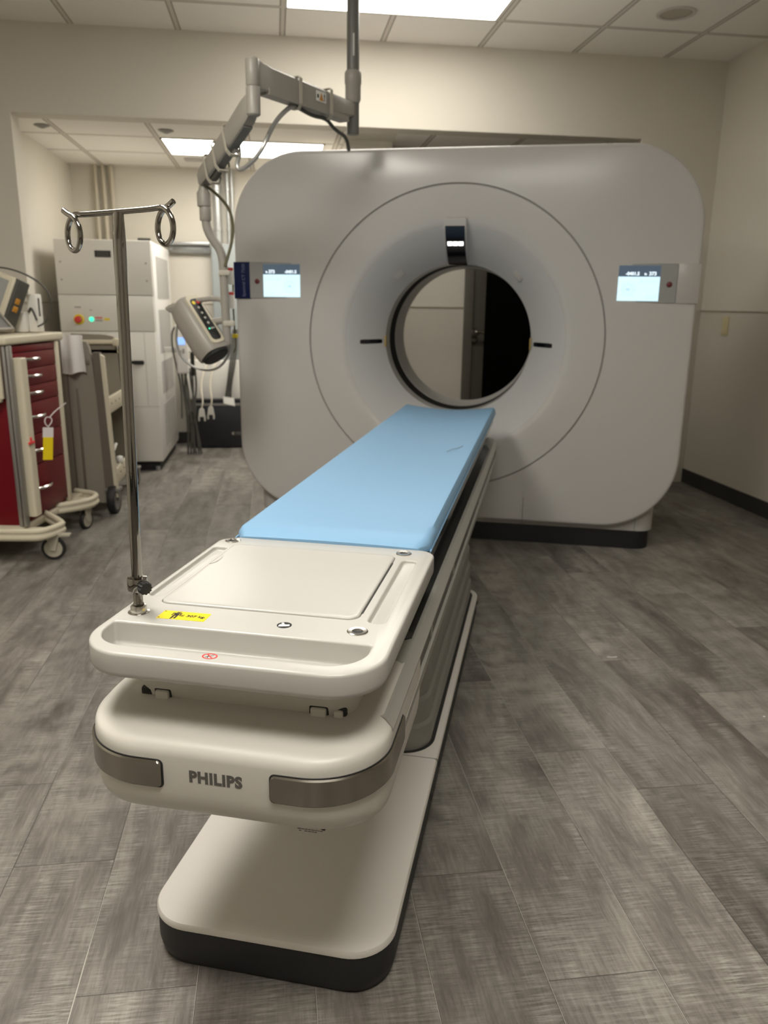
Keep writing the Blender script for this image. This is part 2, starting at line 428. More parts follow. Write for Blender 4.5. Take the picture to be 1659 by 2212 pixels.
# door behind the gantry
d = tag(bpy.data.objects.new('door_1', None), kind='structure'); col.objects.link(d); d.location = (1.9, 6.0, 0)
b = B()
for x0, x1 in ((1.415, 1.48), (2.335, 2.40)): box(b, x0 - 1.9, x1 - 1.9, -.025, .12, 0, 2.08, .003)
box(b, -.42, .435, -.025, .12, 2.02, 2.08, .003); obj('door_frame', b, 'doorframe', d)
b = B(); box(b, -.42, -.315, .01, .055, .01, 2.02, .002); box(b, .33, .435, .01, .055, .01, 2.02, .002)
box(b, -.315, .33, .01, .055, .01, .2); box(b, -.315, .33, .01, .055, 1.92, 2.02); obj('door_leaf', b, 'doorleaf', d)
b = B(); box(b, -.315, .33, .022, .04, .2, 1.92); obj('door_glass', b, 'darkglass', d)
b = B(); lathe(b, [(.026, 0), (.026, .012), (.012, .014), (.012, .05), (.0, .052)], 20, Matrix.Translation((-.40, -.0, 1.045)) @ Matrix.Rotation(R(90), 4, 'X'))
tube(b, smooth_path([(-.40, -.05, 1.045), (-.38, -.055, 1.045), (-.335, -.05, 1.042)], 1), .011)
lathe(b, [(.018, 0), (.018, .014), (.0, .016)], 20, Matrix.Translation((-.40, -.0, .985)) @ Matrix.Rotation(R(90), 4, 'X'))
obj('door_handle', b, 'chrome', d)

# ceiling lights
for i, (u0, u1, v0, v1, z, s, lab) in enumerate(PANELS):
    cx, cy = (u0 + u1) / 2, (v0 + v1) / 2; hx, hy = (u1 - u0) / 2, (v1 - v0) / 2
    t = thing('ceiling_light', lab, 'ceiling light', (cx, cy, z))
    b = B(); box(b, -hx + .012, hx - .012, -hy + .012, hy - .012, -.004, -.001); M['_l%d' % i] = mat('lit_diffuser', (1, 1, 1), .5, emit=LIGHT_COL, estr=s, bump=.01); obj('diffuser', b, '_l%d' % i, t, 0)
    b = B()
    for q in ((-hx, -hx + .012, -hy, hy), (hx - .012, hx, -hy, hy), (-hx, hx, -hy, -hy + .012), (-hx, hx, hy - .012, hy)): box(b, *q, -.006, -.0005)
    obj('frame', b, 'frame', t, 0)
t = thing('recessed_downlight', 'round chrome recessed downlight in the ceiling tile near the right wall', 'downlight', (2.205, 4.585, CEIL))
b = B(); lathe(b, [(.105, -.001), (.105, -.006), (.088, -.008), (.086, -.002)], 32, caps=(False, False)); obj('trim_ring', b, 'frame', t)
b = B(); lathe(b, [(.087, -.003), (.07, -.0015), (.0, -.0012)], 32, caps=(False, False)); obj('reflector', b, 'nickel', t)
for (x, y, lab) in ((-1.445, 5.72, 'small dark round ceiling fitting in the alcove, nearest the left wall'), (-.675, 5.73, 'small round ceiling fitting in the alcove beside the light panel')):
    b = B(); lathe(b, [(.045, -.0005), (.05, -.004), (.03, -.012), (.012, -.02), (.0, -.02)], 20); o = obj('sprinkler_head', b, 'seam'); o.location = (x, y, LOW); tag(o, lab, 'sprinkler')
t = thing('air_vent', 'slatted air vent in the alcove ceiling near the back wall', 'air vent', (-.54, 6.80, LOW))
b = B(); box(b, -.13, .13, -.06, .06, -.004, -.0005); obj('backing', b, 'seam', t, 0)
b = B()
for k in range(6): box(b, -.13, .13, -.06 + k * .022, -.052 + k * .022, -.010, -.004)
obj('slats', b, 'frame', t, 0)

# wall outlet
t = thing('wall_outlet', 'ivory outlet plate on the right wall just below the chair rail', 'outlet', (UR - .001, 5.005, 1.13))
b = B(); box(b, -.006, 0, -.037, .037, -.06, .06, .002); obj('cover_plate', b, 'outlet', t)
for z in (.024, -.024):
    b = B(); box(b, -.0085, -.006, -.014, .014, z - .014, z + .014, .001); obj('receptacle', b, 'outlet', t)

# ------------------------------------------------------------------ CT gantry
GYAW = R(-18.518); G0 = Vector((.953, 4.224, 0))
def GW(x, y, z=0): return G0 + Matrix.Rotation(GYAW, 3, 'Z') @ Vector((x, y, z))
ga = thing('ct_scanner', 'huge off-white CT scanner ring with round open bore and two lit touch displays', 'CT scanner', GW(.01, .25), GYAW)
OG = Vector((0, -.25, 0))    # part offset: parts are written with y measured from the scanner's origin line
def gp(name, b, m, sm=32, par=None): return obj(name, b, m, par or ga, sm, None if par else OG)
YF, ZC, XW, ZB, ZT, RC = -.19, 1.062, 1.166, .13, 1.984, .37
N = 240
def ray_rr(a, off=0.):
    """distance from bore centre to the inset rounded rectangle in direction a"""
    dx, dz = math.cos(a), math.sin(a)
    x1 = XW - off; zt = ZT - off - ZC; zb = ZB + off - ZC; r = RC - off
    best = min((x1 / abs(dx)) if abs(dx) > 1e-9 else 9e9, (zt / dz) if dz > 1e-9 else 9e9, (zb / dz) if dz < -1e-9 else 9e9)
    px, pz = dx * best, dz * best
    cx = math.copysign(x1 - r, dx); cz = zt - r if dz > 0 else zb + r
    if abs(px) > x1 - r - 1e-9 and ((dz > 0 and pz > cz) or (dz < 0 and pz < cz)):
        bq = -2 * (dx * cx + dz * cz); cq = cx * cx + cz * cz - r * r
        D = bq * bq - 4 * cq
        if D > 0: best = (-bq + math.sqrt(D)) / 2
    return best
AA = [2 * math.pi * k / N for k in range(N)]
def gring(f, y): return [Vector((f(a) * math.cos(a), y, ZC + f(a) * math.sin(a))) for a in AA]
def bulge(t): return -.012 * (1 - t * t)      # face swells slightly towards the bore
b = B(); rs = []
RS = .754
rs.append(gring(lambda a: RS + .003, YF + .006)); rs.append(gring(lambda a: RS + .0035, YF - .010)); rs.append(gring(lambda a: RS + .006, YF - .0125))
for t in (.12, .3, .5, .7, .85, .94, .985):
    rs.append(gring(lambda a, t=t: (RS + .006) * (1 - t) + ray_rr(a, .016) * t, YF + bulge(t)))
for k in range(1, 7):
    q = R(15 * k); rs.append(gring(lambda a, q=q: ray_rr(a, .016 * (1 - math.sin(q))), YF + .016 * (1 - math.cos(q))))
rs.append(gring(lambda a: ray_rr(a, 0), YF + .065)); rs.append(gring(lambda a: ray_rr(a, .006), YF + .067))
loft(b, rs, (False, False)); gp('front_cover', b, 'shell')
b = B(); rs = []
prof = [(RS + .004, YF + .02), (RS - .003, YF + .006), (RS - .003, YF - .010), (RS - .006, YF - .0125), (.70, YF - .013), (.64, YF - .012), (.595, YF - .010), (.575, YF - .004), (.56, YF + .006),
        (.545, YF + .018), (.525, YF + .036), (.50, YF + .060), (.47, YF + .095), (.445, YF + .130), (.425, YF + .160), (.408, YF + .185), (.400, YF + .200), (.396, YF + .206), (.393, YF + .210), (.391, YF + .22)]
for r_, y_ in prof: rs.append(gring(lambda a, r_=r_: r_, y_))
loft(b, rs, (False, False)); gp('funnel_ring', b, ['shell', 'funnel']); 
fo = [o for o in ga.children if o.name == 'funnel_ring'][0]
for p in fo.data.polygons:
    if math.hypot(p.center.x, p.center.z - ZC) < .565: p.material_index = 1
b = B()
def tubering(b, r0, y0, y1, th, mi=0):
    rs = [gring(lambda a: r0, y0), gring(lambda a: r0, y1), gring(lambda a: r0 + th, y1), gring(lambda a: r0 + th, y0)]
    loft(b, rs + [rs[0]], (False, False), mi)
tubering(b, .391, YF + .22, .142, .02); tubering(b, .391, .325, .62, .02); gp('bore_liner', b, 'shell2')
b = B(); tubering(b, .3935, .141, .326, .02); gp('scan_window_band', b, 'matteblack')
# rear body
b = B(); rs = [gring(lambda a: .405, -.02)]
rs += [gring(lambda a: ray_rr(a, .012), -.12), gring(lambda a: ray_rr(a, .012), -.10), gring(lambda a: ray_rr(a, .012), .66), gring(lambda a: ray_rr(a, .04), .70), gring(lambda a: .55, .72), gring(lambda a: .43, .68), gring(lambda a: .391, .62)]
loft(b, rs[1:], (False, False)); gp('rear_body', b, 'shell2')
b = B(); rs = [gring(lambda a: ray_rr(a, -.005), YF + .068), gring(lambda a: ray_rr(a, -.005), -.118)]  # gasket stands proud: its dark outline imitates the dark reflection on the cover edge
rs += [gring(lambda a: ray_rr(a, .05), -.117), gring(lambda a: ray_rr(a, .05), YF + .067)]
loft(b, rs + [rs[0]], (False, False)); gp('gasket_edge_shade', b, 'groove')
# pedestal
b = B(); slab(b, (-1.085, 1.085, -.135, .62, .085), [(0, .10), (0, .42), (.02, .44)]); gp('pedestal', b, 'shell2')
b = B(); slab(b, (-1.07, 1.07, -.131, .61, .08), [(0, 0.0), (0, .10)]); gp('black_skirt', b, 'black')
for x in (-.405, .402):
    b = B(); box(b, x - .0022, x + .0022, YF - .009, YF + .01, ZB + .002, ZC - math.sqrt(RS ** 2 - .403 ** 2) - .005); gp('panel_seam', b, 'seam', 0)
for x in (.985, .40):
    b = B(); box(b, x, x + .0035, -.1365, -.13, .10, .2); gp('pedestal_seam', b, 'seam', 0)
# lettering on the top of the face
XF = frame((-.021 - .0, YF - .008, 1.878), (1, 0, 0), (0, 0, 1), (0, -1, 0)); XF.translation = Vector((-.02, YF - .0055, 1.884))
o = text('logo_lettering', 'PHILIPS', .060, 'letter2', ga, XF, .001, .0016, 1.0); o.location = OG
# ring seam line round the scanner face
b = B(); rs = [gring(lambda a: RS - .003, YF - .004), gring(lambda a: RS + .003, YF - .004), gring(lambda a: RS + .003, YF + .004), gring(lambda a: RS - .003, YF + .004)]
loft(b, rs + [rs[0]], (False, False)); gp('ring_seam', b, 'seam')
# touch panels
def fy(x, z):
    r = math.hypot(x, z - ZC); a = math.atan2(z - ZC, x); e = ray_rr(a, .016)
    t = max(0, min(1, (r - RS) / (e - RS))); return YF + bulge(t)
def control(sgn):
    xi, xo = (-.785, -1.166) if sgn < 0 else (.772, 1.166)
    z0, z1 = 1.262, 1.446
    yf = YF - .0105
    b = B(); xs = sorted((xi, xo + (.0 if sgn < 0 else -.10)))
    p = rrect(xs[0], xs[1], z0, z1, .008); rings = [[Vector((x, y, z)) for x, z in rrect(xs[0], xs[1], z0, z1, .008, off=o_)] for o_, y in ((0, YF + .01), (0, yf + .003), (.003, yf))]
    loft(b, rings); pn = gp('control_panel', b, 'panel')
    if sgn > 0:
        b = B(); box(b, xo - .10, xo + .004, yf + .001, YF + .075, z0, z1, .003); obj('side_band', b, 'silverband', pn)
    else:
        b = B(); box(b, xo - .003, -1.08, yf - .0006, YF + .07, z0 - .001, z1 + .001, .002); lb = obj('blue_label', b, 'navy', pn)
        mt = frame((-1.115, yf - .0012, (z0 + z1) / 2), (0, 0, 1), (-1, 0, 0), (0, -1, 0))
        o = text('label_lettering', 'Spectral CT 7500', .0235, 'lilac', pn, mt, .0002)
        M_l = o
    dx0, dx1 = (-1.006, -.806) if sgn < 0 else (.792, .985)
    b = B(); box(b, dx0, dx1, yf - .002, yf + .002, 1.272, 1.436, .001); dp = obj('display', b, 'scr', pn, 0)
    b = B(); box(b, dx0, dx1, yf - .0026, yf, 1.385, 1.436); obj('display_header', b, 'scrtop', dp, 0)
    def tx(s, x, z, sz, m='scrtxt', bold=.0008):
        return text('display_characters', s, sz, m, dp, frame((x, yf - .003, z), (1, 0, 0), (0, 0, 1), (0, -1, 0)), .0002, bold)
    if sgn < 0: tx('-0401.5', dx1 - .05, 1.398, .021); tx('373', dx0 + .047, 1.398, .023); tx('in', dx0 + .020, 1.397, .014)
    else: tx('-0401.5', dx0 + .065, 1.398, .021); tx('373', dx1 - .035, 1.398, .023); tx('in', dx1 - .068, 1.397, .014)
    b = B(); c = (dx1 - .055) if sgn < 0 else (dx0 + .05)
    def ring(cx, cz, r, w=.0012):
        rr = [[Vector((cx + q * math.cos(a), y, cz + q * math.sin(a))) for a in [2 * math.pi * k / 18 for k in range(18)]] for q, y in ((r, yf - .0022), (r + w, yf - .0024))]
        loft(b, rr, (False, False))
    for k in range(8): ring(c + .026 * math.cos(k * math.pi / 4), 1.325 + .026 * math.sin(k * math.pi / 4), .006)
    for k in range(4): box(b, c - .010 + k * .005, c - .008 + k * .005, yf - .0024, yf - .002, 1.318, 1.333)
    o2 = (dx0 + .02) if sgn < 0 else (dx1 - .085)
    for k in range(3): ring(o2 + .03 * k, 1.363, .006)
    for k in range(2): ring(o2 + (.0 if sgn < 0 else .035) + .03 * k, 1.288, .005)
    obj('display_icons', b, 'scrink', dp, 0)
    bx = -1.040 if sgn < 0 else 1.030
    b = B(); lathe(b, [(.013, 0), (.013, .003), (.009, .005), (0, .005)], 20, frame((bx, yf, 1.350), (1, 0, 0), (0, 0, 1), (0, -1, 0))); obj('button', b, 'dot', pn)
control(-1); control(1)
# camera housing at the top of the funnel
def fun(r):                      # funnel depth at radius r
    for (ra, ya), (rb, yb) in zip(prof[4:], prof[5:]):
        if rb <= r <= ra: return ya + (yb - ya) * (ra - r) / (ra - rb)
    return YF
b = B(); rs = []
for r_, pr_, hw in ((.60, .002, .050), (.592, .020, .055), (.565, .034, .057), (.52, .040, .057), (.47, .038, .057), (.42, .030, .056), (.395, .014, .054)):
    y_ = fun(max(r_, .396)); nrm = Vector((0, -1, -.6 if r_ < .57 else 0)).normalized()
    c = Vector((-.006, y_, ZC + r_)) + nrm * pr_
    rs.append([c + Vector((s * hw, 0, 0)) + nrm * d for s, d in ((-1, -.05), (1, -.05), (1, -.004), (.93, 0), (-.93, 0), (-1, -.004))])
loft(b, rs); cmd = gp('camera_housing', b, 'shell')
b = B(); rs = []
for r_, pr_ in ((.572, .034), (.55, .0405), (.52, .0425), (.47, .041), (.42, .034), (.394, .020)):
    y_ = fun(max(r_, .396)); nrm = Vector((0, -1, -.6)).normalized()
    c = Vector((-.006, y_, ZC + r_)) + nrm * pr_
    rs.append([c + Vector((s * .048, 0, 0)) + nrm * d for s, d in ((-1, -.02), (1, -.02), (1, .0015), (-1, .0015))])
loft(b, rs); cw = obj('camera_window', b, 'glossblack', cmd)
for k in (-1, 0, 1):
    b = B(); y_ = fun(.50); nrm = Vector((0, -1, -.6)).normalized(); c = Vector((-.006 + k * .0275, y_, ZC + .50)) + nrm * .0435
    box(b, -.012, .012, -.011, .011, -.001, .003, .002, mt=frame(c, (1, 0, 0), Vector((0, 0, 1)).cross(Vector((1, 0, 0))).cross(Vector((1, 0, 0))) if False else nrm.cross(Vector((1, 0, 0))), nrm))
    obj('status_light', b, 'led', cw)
# side slots, laser windows, sensor squares
for s in (-1, 1):
    b = B(); rings = []
    x0, x1 = sorted((s * .405, s * .500)); ys = lambda x: fun(max(abs(x), .40))
    for k in range(9):
        x = x0 + (x1 - x0) * k / 8; h = .0115 if k not in (0, 8) else .0095
        rings.append([Vector((x, ys(x) - .003, ZC - .015 - h)), Vector((x, ys(x) - .003, ZC - .015 + h)), Vector((x, ys(x) + .004, ZC - .015 + h)), Vector((x, ys(x) + .004, ZC - .015 - h))])
    loft(b, rings); gp('laser_slot', b, 'glossblack')
    b = B(); box(b, *sorted((s * .385, s * .393)), YF + .193, YF + .225, ZC - .045, ZC + .015, .001); gp('laser_window', b, 'amber')
    a = R(90 - s * 43); r_ = .46; y_ = fun(r_)
    c = Vector((r_ * math.cos(a), y_, ZC + r_ * math.sin(a))); nrm = (Vector((0, -1, 0)) - Vector((math.cos(a), 0, math.sin(a))) * .75).normalized()
    tx_ = Vector((-math.sin(a), 0, math.cos(a)))
    b = B(); box(b, -.028, .028, -.03, .03, -.002, .0015, .001, mt=frame(c, tx_, nrm.cross(tx_), nrm)); gp('sensor_window', b, 'silverband')

# ------------------------------------------------------------------ patient table
TROT = R(-.55)
TY = -2.2
tl = GW(0.003, TY); TW = GYAW + TROT
# keep the near end where it stands: pivot about y=-3
piv = GW(0.0, -3.0); dv = Matrix.Rotation(TW, 3, 'Z') @ Vector((0, TY + 3.0, 0)); tl = piv + dv
ta = thing('patient_table', 'long white scanner table on a charcoal base, pointing at the scanner bore', 'scanner table', tl, TW)
OT = Vector((0, -TY, 0))
def tp(name, b, m, sm=32, par=None): return obj(name, b, m, par or ta, sm, None if par else OT)
def TWP(x, y, z=0): return tl + Matrix.Rotation(TW, 3, 'Z') @ Vector((x, y - TY, z))
# base
b = B(); slab(b, (-.240, .240, -3.157, -1.19, .085), [(.010, 0), (.004, .012), (0, .03), (0, .083), (.004, .0845)], n=12); tp('base_skirt', b, 'skirt')
b = B(); slab(b, (-.241, .241, -3.159, -1.188, .085), [(.004, .083), (0, .0865), (0, .094), (.003, .099), (.010, .1005)], n=12); pl = tp('base_plate', b, 'plate')
b = B(); box(b, -.242, .242, -2.497, -2.494, .090, .1008); tp('plate_seam', b, 'seam', 0)
for y in (-2.60, -2.45, -1.95, -1.35, -1.25):
    b = B(); box(b, .2380, .2415, y - .008, y + .008, .052, .066, .002); tp('skirt_clip', b, 'gap')
b = B(); slab(b, (-.222, .222, -2.49, -1.20, .09), [(0, .0995), (0, .1013)], n=12); tp('cover_gap', b, 'gap')
b = B()
z = .1015; r_ = []
for k in range(5):
    z0 = .1015 + k * .072; ins = .004 + .006 * k; zs = ((0, 0), (-.0, .004), (-.003, .022), (-.003, .062), (.001, .069), (.005, .072))
    for dx, dz in zs: r_.append((ins + .006 + dx, z0 + dz))
slab(b, (-.222, .222, -2.49, -1.20, .09), r_, n=12)
tp('telescopic_cover', b, 'bellows', 25)
# fine ribs on the side of the cover
b = B()
for k in range(7):
    zz = .135 + k * .034
    slab(b, (-.2215, .2215, -2.47, -1.19, .085), [(.012 + zz * .07, zz), (.006 + zz * .07, zz + .007), (.006 + zz * .07, zz + .018), (.012 + zz * .07, zz + .025)], n=10)
tp('cover_rib', b, 'bellows', 25)
# carriage body (profile swept along y)
def sweep(bm, poly, ys, mi=0, ends=None):
    rings = []
    for i, y in enumerate(ys):
        s = ends[i] if ends else 0
        rings.append([Vector((x * (1 - s), y, zz)) for x, zz in poly])
    loft(bm, rings, mi=mi)
pol = [(-.215, .44), (.215, .44), (.236, .462), (.246, .500), (.250, .520), (.250, .533), (.243, .536), (.243, .577), (.250, .580), (.2495, .5835), (.236, .602), (.228, .604), (.17, .598), (-.17, .598),
       (-.228, .604), (-.236, .602), (-.2495, .5835), (-.250, .580), (-.243, .577), (-.243, .536), (-.250, .533), (-.250, .520), (-.246, .500), (-.236, .462)]
b = B(); sweep(b, pol, [-3.19, -2.0, -.50, -.42, -.395, -.385], ends=[0, 0, 0, .01, .05, .12]); tp('carriage', b, 'cover2', 25)
b = B()
for s in (-1, 1): box(b, *sorted((s * .2425, s * .2445)), -3.19, -.46, .538, .575)
tp('side_rail', b, 'groove', 0)
for y in (-3.1, -2.72, -2.3, -1.5, -1.05, -.75):
    b = B(); box(b, .2425, .2475, y - .012, y + .002, .542, .572, .001); tp('rail_clip', b, 'cover2')
b = B()
for s in (-1, 1):
    x0, x1 = sorted((s * .15, s * .2275))
    pts = [(x0, -2.93), (x1, -2.88), (x1, -.72), ((x0 + x1) / 2 + s * .02, -.60), (x0, -.55)] if s > 0 else [(x1, -2.93), (x0, -2.88), (x0, -.72), ((x0 + x1) / 2 + s * .02, -.60), (x1, -.55)]
    loft(b, [[Vector((x, y, z_)) for x, y in pts] for z_ in (.598, .6062)])
tp('deck_insert', b, 'deck', 20)
b = B(); box(b, -.185, .185, -2.75, -.5, .604, .655, .01); tp('cradle_support', b, 'deck')
# cradle (thin curved top under the pad)
YE, YN = -.345, -2.672
def dish(x, y, amp): return amp * (x / .225) ** 2
def cradle(bm, zt, zb, hw, y0, y1, amp0, amp1, edge=.006, nx=24, ny=30, crn=.02, arch=0.):
    top, bot = [], []
    for j in range(ny + 1):
        y = y0 + (y1 - y0) * j / ny; t = j / ny
        e = min(y - y0, y1 - y); w_ = hw - (crn - math.sqrt(max(0, crn * crn - (crn - min(e, crn)) ** 2)))
        amp = amp0 + (amp1 - amp0) * t
        rt_ = []; rb_ = []
        for i in range(nx + 1):
            s = -1 + 2 * i / nx; s = math.copysign(abs(s) ** .8, s); x = s * w_
            dz = amp * (x / hw) ** 2
            dd = min(w_ - abs(x), e); sag = 0 if dd > edge else edge - math.sqrt(max(0, edge * edge - (edge - dd) ** 2))
            ar = arch * (1 - (x / hw) ** 2) * math.exp(-(y - y0) / .10)
            rt_.append(Vector((x, y, zt + dz + ar - sag))); rb_.append(Vector((x, y, zb + dz * (1 if amp > 0 else 1))))
        top.append(rt_); bot.append(rb_)
    vt = [[bm.verts.new(p) for p in r] for r in top]; vb = [[bm.verts.new(p) for p in r] for r in bot]
    for g, fl in ((vt, 0), (vb, 1)):
        for j in range(ny):
            for i in range(nx): bm.faces.new((g[j][i], g[j][i+1], g[j+1][i+1], g[j+1][i]))
    for j in range(ny):
        bm.faces.new((vt[j][0], vt[j+1][0], vb[j+1][0], vb[j][0])); bm.faces.new((vt[j][nx], vb[j][nx], vb[j+1][nx], vt[j+1][nx]))
    for i in range(nx):
        bm.faces.new((vt[0][i], vb[0][i], vb[0][i+1], vt[0][i+1])); bm.faces.new((vt[ny][i], vt[ny][i+1], vb[ny][i+1], vb[ny][i]))
b = B(); cradle(b, .706, .668, .222, YN - .02, YE - .01, .004, .016, .004); tp('cradle', b, 'deck')
pd = thing('table_pad', 'long light blue vinyl pad lying on the scanner table', 'pad', TWP(0, (YE + YN) / 2, .706), TW)
b = B(); cradle(b, .737, .7085, .2275, YN, YE, .002, .021, .016, 36, 60, .022, arch=.006)
o = obj('cushion', b, 'pad', pd, 50); o.location = (0, -(YE + YN) / 2, -.706)
b = B()
for s in (-1, 1):
    tube(b, [(s * .2285, y, .7105 + .002 + .013 * ((y - YN) / (YE - YN))) for y in [YN + .02 + (YE - YN - .04) * k / 30 for k in range(31)]], .0022, 8)
o = obj('piping', b, 'pad', pd); o.location = (0, -(YE + YN) / 2, -.706)
b = B()
scr_pts = [(.135, -1.60), (.150, -1.545), (.163, -1.53), (.178, -1.47)]
tube(b, [(x, y, .7435 + .0035) for x, y in scr_pts], .0008, 5); o = obj('scratch', b, 'letter', pd); o.location = (0, -(YE + YN) / 2, -.7065)
# holder box under the tray
b = B(); rings = []
for off, zz in ((.004, .585), (0, .590), (-.006, .63), (-.012, .659)): rings.append([Vector((x, y, zz)) for x, y in rrect(-.182, .184, -3.205, -2.72, .03, off=off, n=8)])
loft(b, rings); bx = tp('tray_holder', b, 'cover')
for x0, x1, y in ((-.150, -.126, -3.2095), (.118, .144, -3.2095)):
    b = B(); box(b, x0 - .0035, x1 + .0035, y - .0005, y + .02, .592, .6215, .003); obj('clip_recess', b, 'gap', bx)
    b = B(); box(b, x0, x1, y - .006, y + .012, .588, .618, .003); obj('clip', b, 'cover', bx)
b = B(); box(b, .152, .176, -3.208, -3.19, .592, .620, .004); obj('clip_recess', b, 'gap', bx)
b = B(); box(b, .156, .171, -3.213, -3.19, .588, .616, .003); obj('clip', b, 'cover', bx)
b = B(); box(b, -.179, -.157, -3.2075, -3.19, .592, .618, .004); obj('clip_recess', b, 'gap', bx)
b = B(); slab(b, (-.186, .188, -3.209, -2.9, .034), [(0, .588), (0, .5925)]); obj('holder_gap', b, 'gap', bx)
# end cover
XC = -.002
EO = (XC - .251, XC + .251, -3.318, -2.90, (.120, .120, .004, .004))
b = B()
slab(b, EO, [(.045, .452), (.030, .455), (.016, .463), (.007, .475), (.002, .490), (0, .506), (0, .566), (.0015, .574), (.005, .5805), (.010, .5845), (.018, .5875), (.030, .5905), (.045, .594), (.065, .599), (.085, .603), (.10, .6045), (.112, .606)], n=16, fx=.20)
ec = tp('end_cover', b, 'cover', 40)
def strip(x_in, side, z0, z1, out):
    """metal grip that wraps the end cover's corner"""
    pts = rrect(*EO, off=-out, n=24)
    # walk outline: start at x_in on the front, go round the corner, end on the side
    fr = [Vector((p[0], p[1])) for p in pts]
    path = []
    seq = fr[:25] if side < 0 else fr[25:50]
    if side < 0: seq = list(reversed(seq))
    path = [Vector((x_in, EO[2] - out))] + seq + [Vector((seq[-1].x, -3.10))]
    return path
for side, xin, lab in ((-1, -.098, 'dark grip'), (1, .095, 'steel grip')):
    po = strip(xin, side, 0, 0, .005); pi_ = strip(xin, side, 0, 0, -.004)
    b = B(); zz0, zz1 = .513, .559; rings = []
    # cross-section: inner low, outer low (rounded), outer high, inner high
    for k, (a, c) in enumerate(zip(pi_, po)):
        e = .010 if k == 0 else (.004 if k == 0 else 0); d_ = (c - a).normalized()
        rr = .0025; pk = .0 if k else .0
        z0, z1 = zz0, zz1
        rings.append([Vector((a.x, a.y, z0)), Vector((c.x - d_.x * rr, c.y - d_.y * rr, z0)), Vector((c.x, c.y, z0 + rr)), Vector((c.x, c.y, z1 - rr)), Vector((c.x - d_.x * rr, c.y - d_.y * rr, z1)), Vector((a.x, a.y, z1))])
    # round the free end
    head = []
    for f, s in ((-.0085, .62), (-.0080, .78), (-.0062, .90), (-.0030, .98)):
        mid = (zz0 + zz1) / 2
        head.append([Vector((p.x + (-side) * (-f) , p.y, mid + (p.z - mid) * s)) for p in rings[0]])
    rings = head + rings
    loft(b, rings); obj('grip', b, 'steel', ec, 40)
    gb = B()
    rings = []
    for a, c in zip(strip(xin, side, 0, 0, -.004), strip(xin, side, 0, 0, .0012)):
        rings.append([Vector((a.x, a.y, .5115)), Vector((c.x, c.y, .5115)), Vector((c.x, c.y, .5605)), Vector((a.x, a.y, .5605))])
    mid = .536
    rings = [[Vector((p.x - side * f, p.y, mid + (p.z - mid) * s)) for p in rings[0]] for f, s in ((.0105, .66), (.0098, .80), (.0075, .92), (.004, .99))] + rings
    loft(gb, rings); obj('grip_recess', gb, 'gap', ec, 40)
text('logo_lettering', 'PHILIPS', .0262, 'letter', ec, frame((-.002, -3.3182, .537), (1, 0, 0), (0, 0, 1), (0, -1, 0)), .0003, .0013, .94, space=1.10)
b = B(); slab(b, (XC - .2525, XC + .2525, -3.178, -3.172, .001), [(0, .45), (0, .60)]); 
b = B()
pl_ = [(x * 1.003, z_ + .0004) for x, z_ in pol]
loft(b, [[Vector((x * .999, -3.1912, z_ - .0003)) for x, z_ in pol], [Vector((x * .999, -3.189, z_ - .0003)) for x, z_ in pol]]); tp('cover_joint', b, 'seam', 20)
b = B(); box(b, -.10, .12, -3.1, -2.6, .42, .445, .01); tp('underside_fitting', b, 'cover')
# base label with small print
b = B(); box(b, -.040, .036, -2.855, -2.80, .1002, .1009); lbp = tp('rating_label', b, 'plate', 0)
b = B(); random.seed(3)
for i, y in enumerate((-2.803, -2.809, -2.815, -2.822, -2.828, -2.834, -2.841, -2.847)):
    x = .030 - (.012 if i % 3 == 1 else 0)
    while x > -.036 + (.015 if i > 5 else 0):
        l = random.uniform(.003, .009); box(b, x - l, x, y - .0010, y + .0010, .1008, .1012); x -= l + .0012
        if random.random() < .12: x -= .006
box(b, .026, .034, -2.837, -2.830, .1008, .1012); box(b, .029, .034, -2.815, -2.810, .1008, .1012)
obj('label_print', b, 'ink', lbp, 0)
# tray
ZTR = .722
tr_o = (-.2475, .2445, -3.300, -2.672, (.088, .088, .038, .045))
b = B(); slab(b, tr_o, [(.058, .658), (.052, .6595), (.048, .664), (.040, .6795), (.008, .6800), (.003, .6815), (.0005, .6855), (0, .690), (0, .7165), (.0010, .7195), (.0028, .7213), (.0055, ZTR)], n=18)
tray = obj('end_tray', b, 'white')
cut = [pocket((-.232, .212, -3.268, -3.183, (.062, .062, .006, .006)), ZTR, .6825, .004, .006, 12),
       pocket((.184, .214, -3.095, -2.752, (.012, .012, .010, .010)), ZTR, .714, .003, .004, 8),
       pocket((-.236, -.206, -3.060, -2.752, (.012, .012, .010, .010)), ZTR, .713, .003, .004, 8),
       pocket((-.2, .167, -3.092, -2.728, (.022, .022, .018, .018)), ZTR, .7175, .001, .001, 8)]
boolean(tray, cut); tray.parent = ta; tray.location = OT
tray.data.shade_smooth(); tray.data.set_sharp_from_angle(angle=R(40))
b = B(); rings = []
slab(b, (-.1985, .1655, -3.0905, -2.7295, (.021, .021, .017, .017)), [(0, .716), (0, .7228), (.0012, .7245), (.004, .7252), (.012, .7250), (.05, .7242)], n=10)
lid = tp('tray_lid', b, 'white', 50)
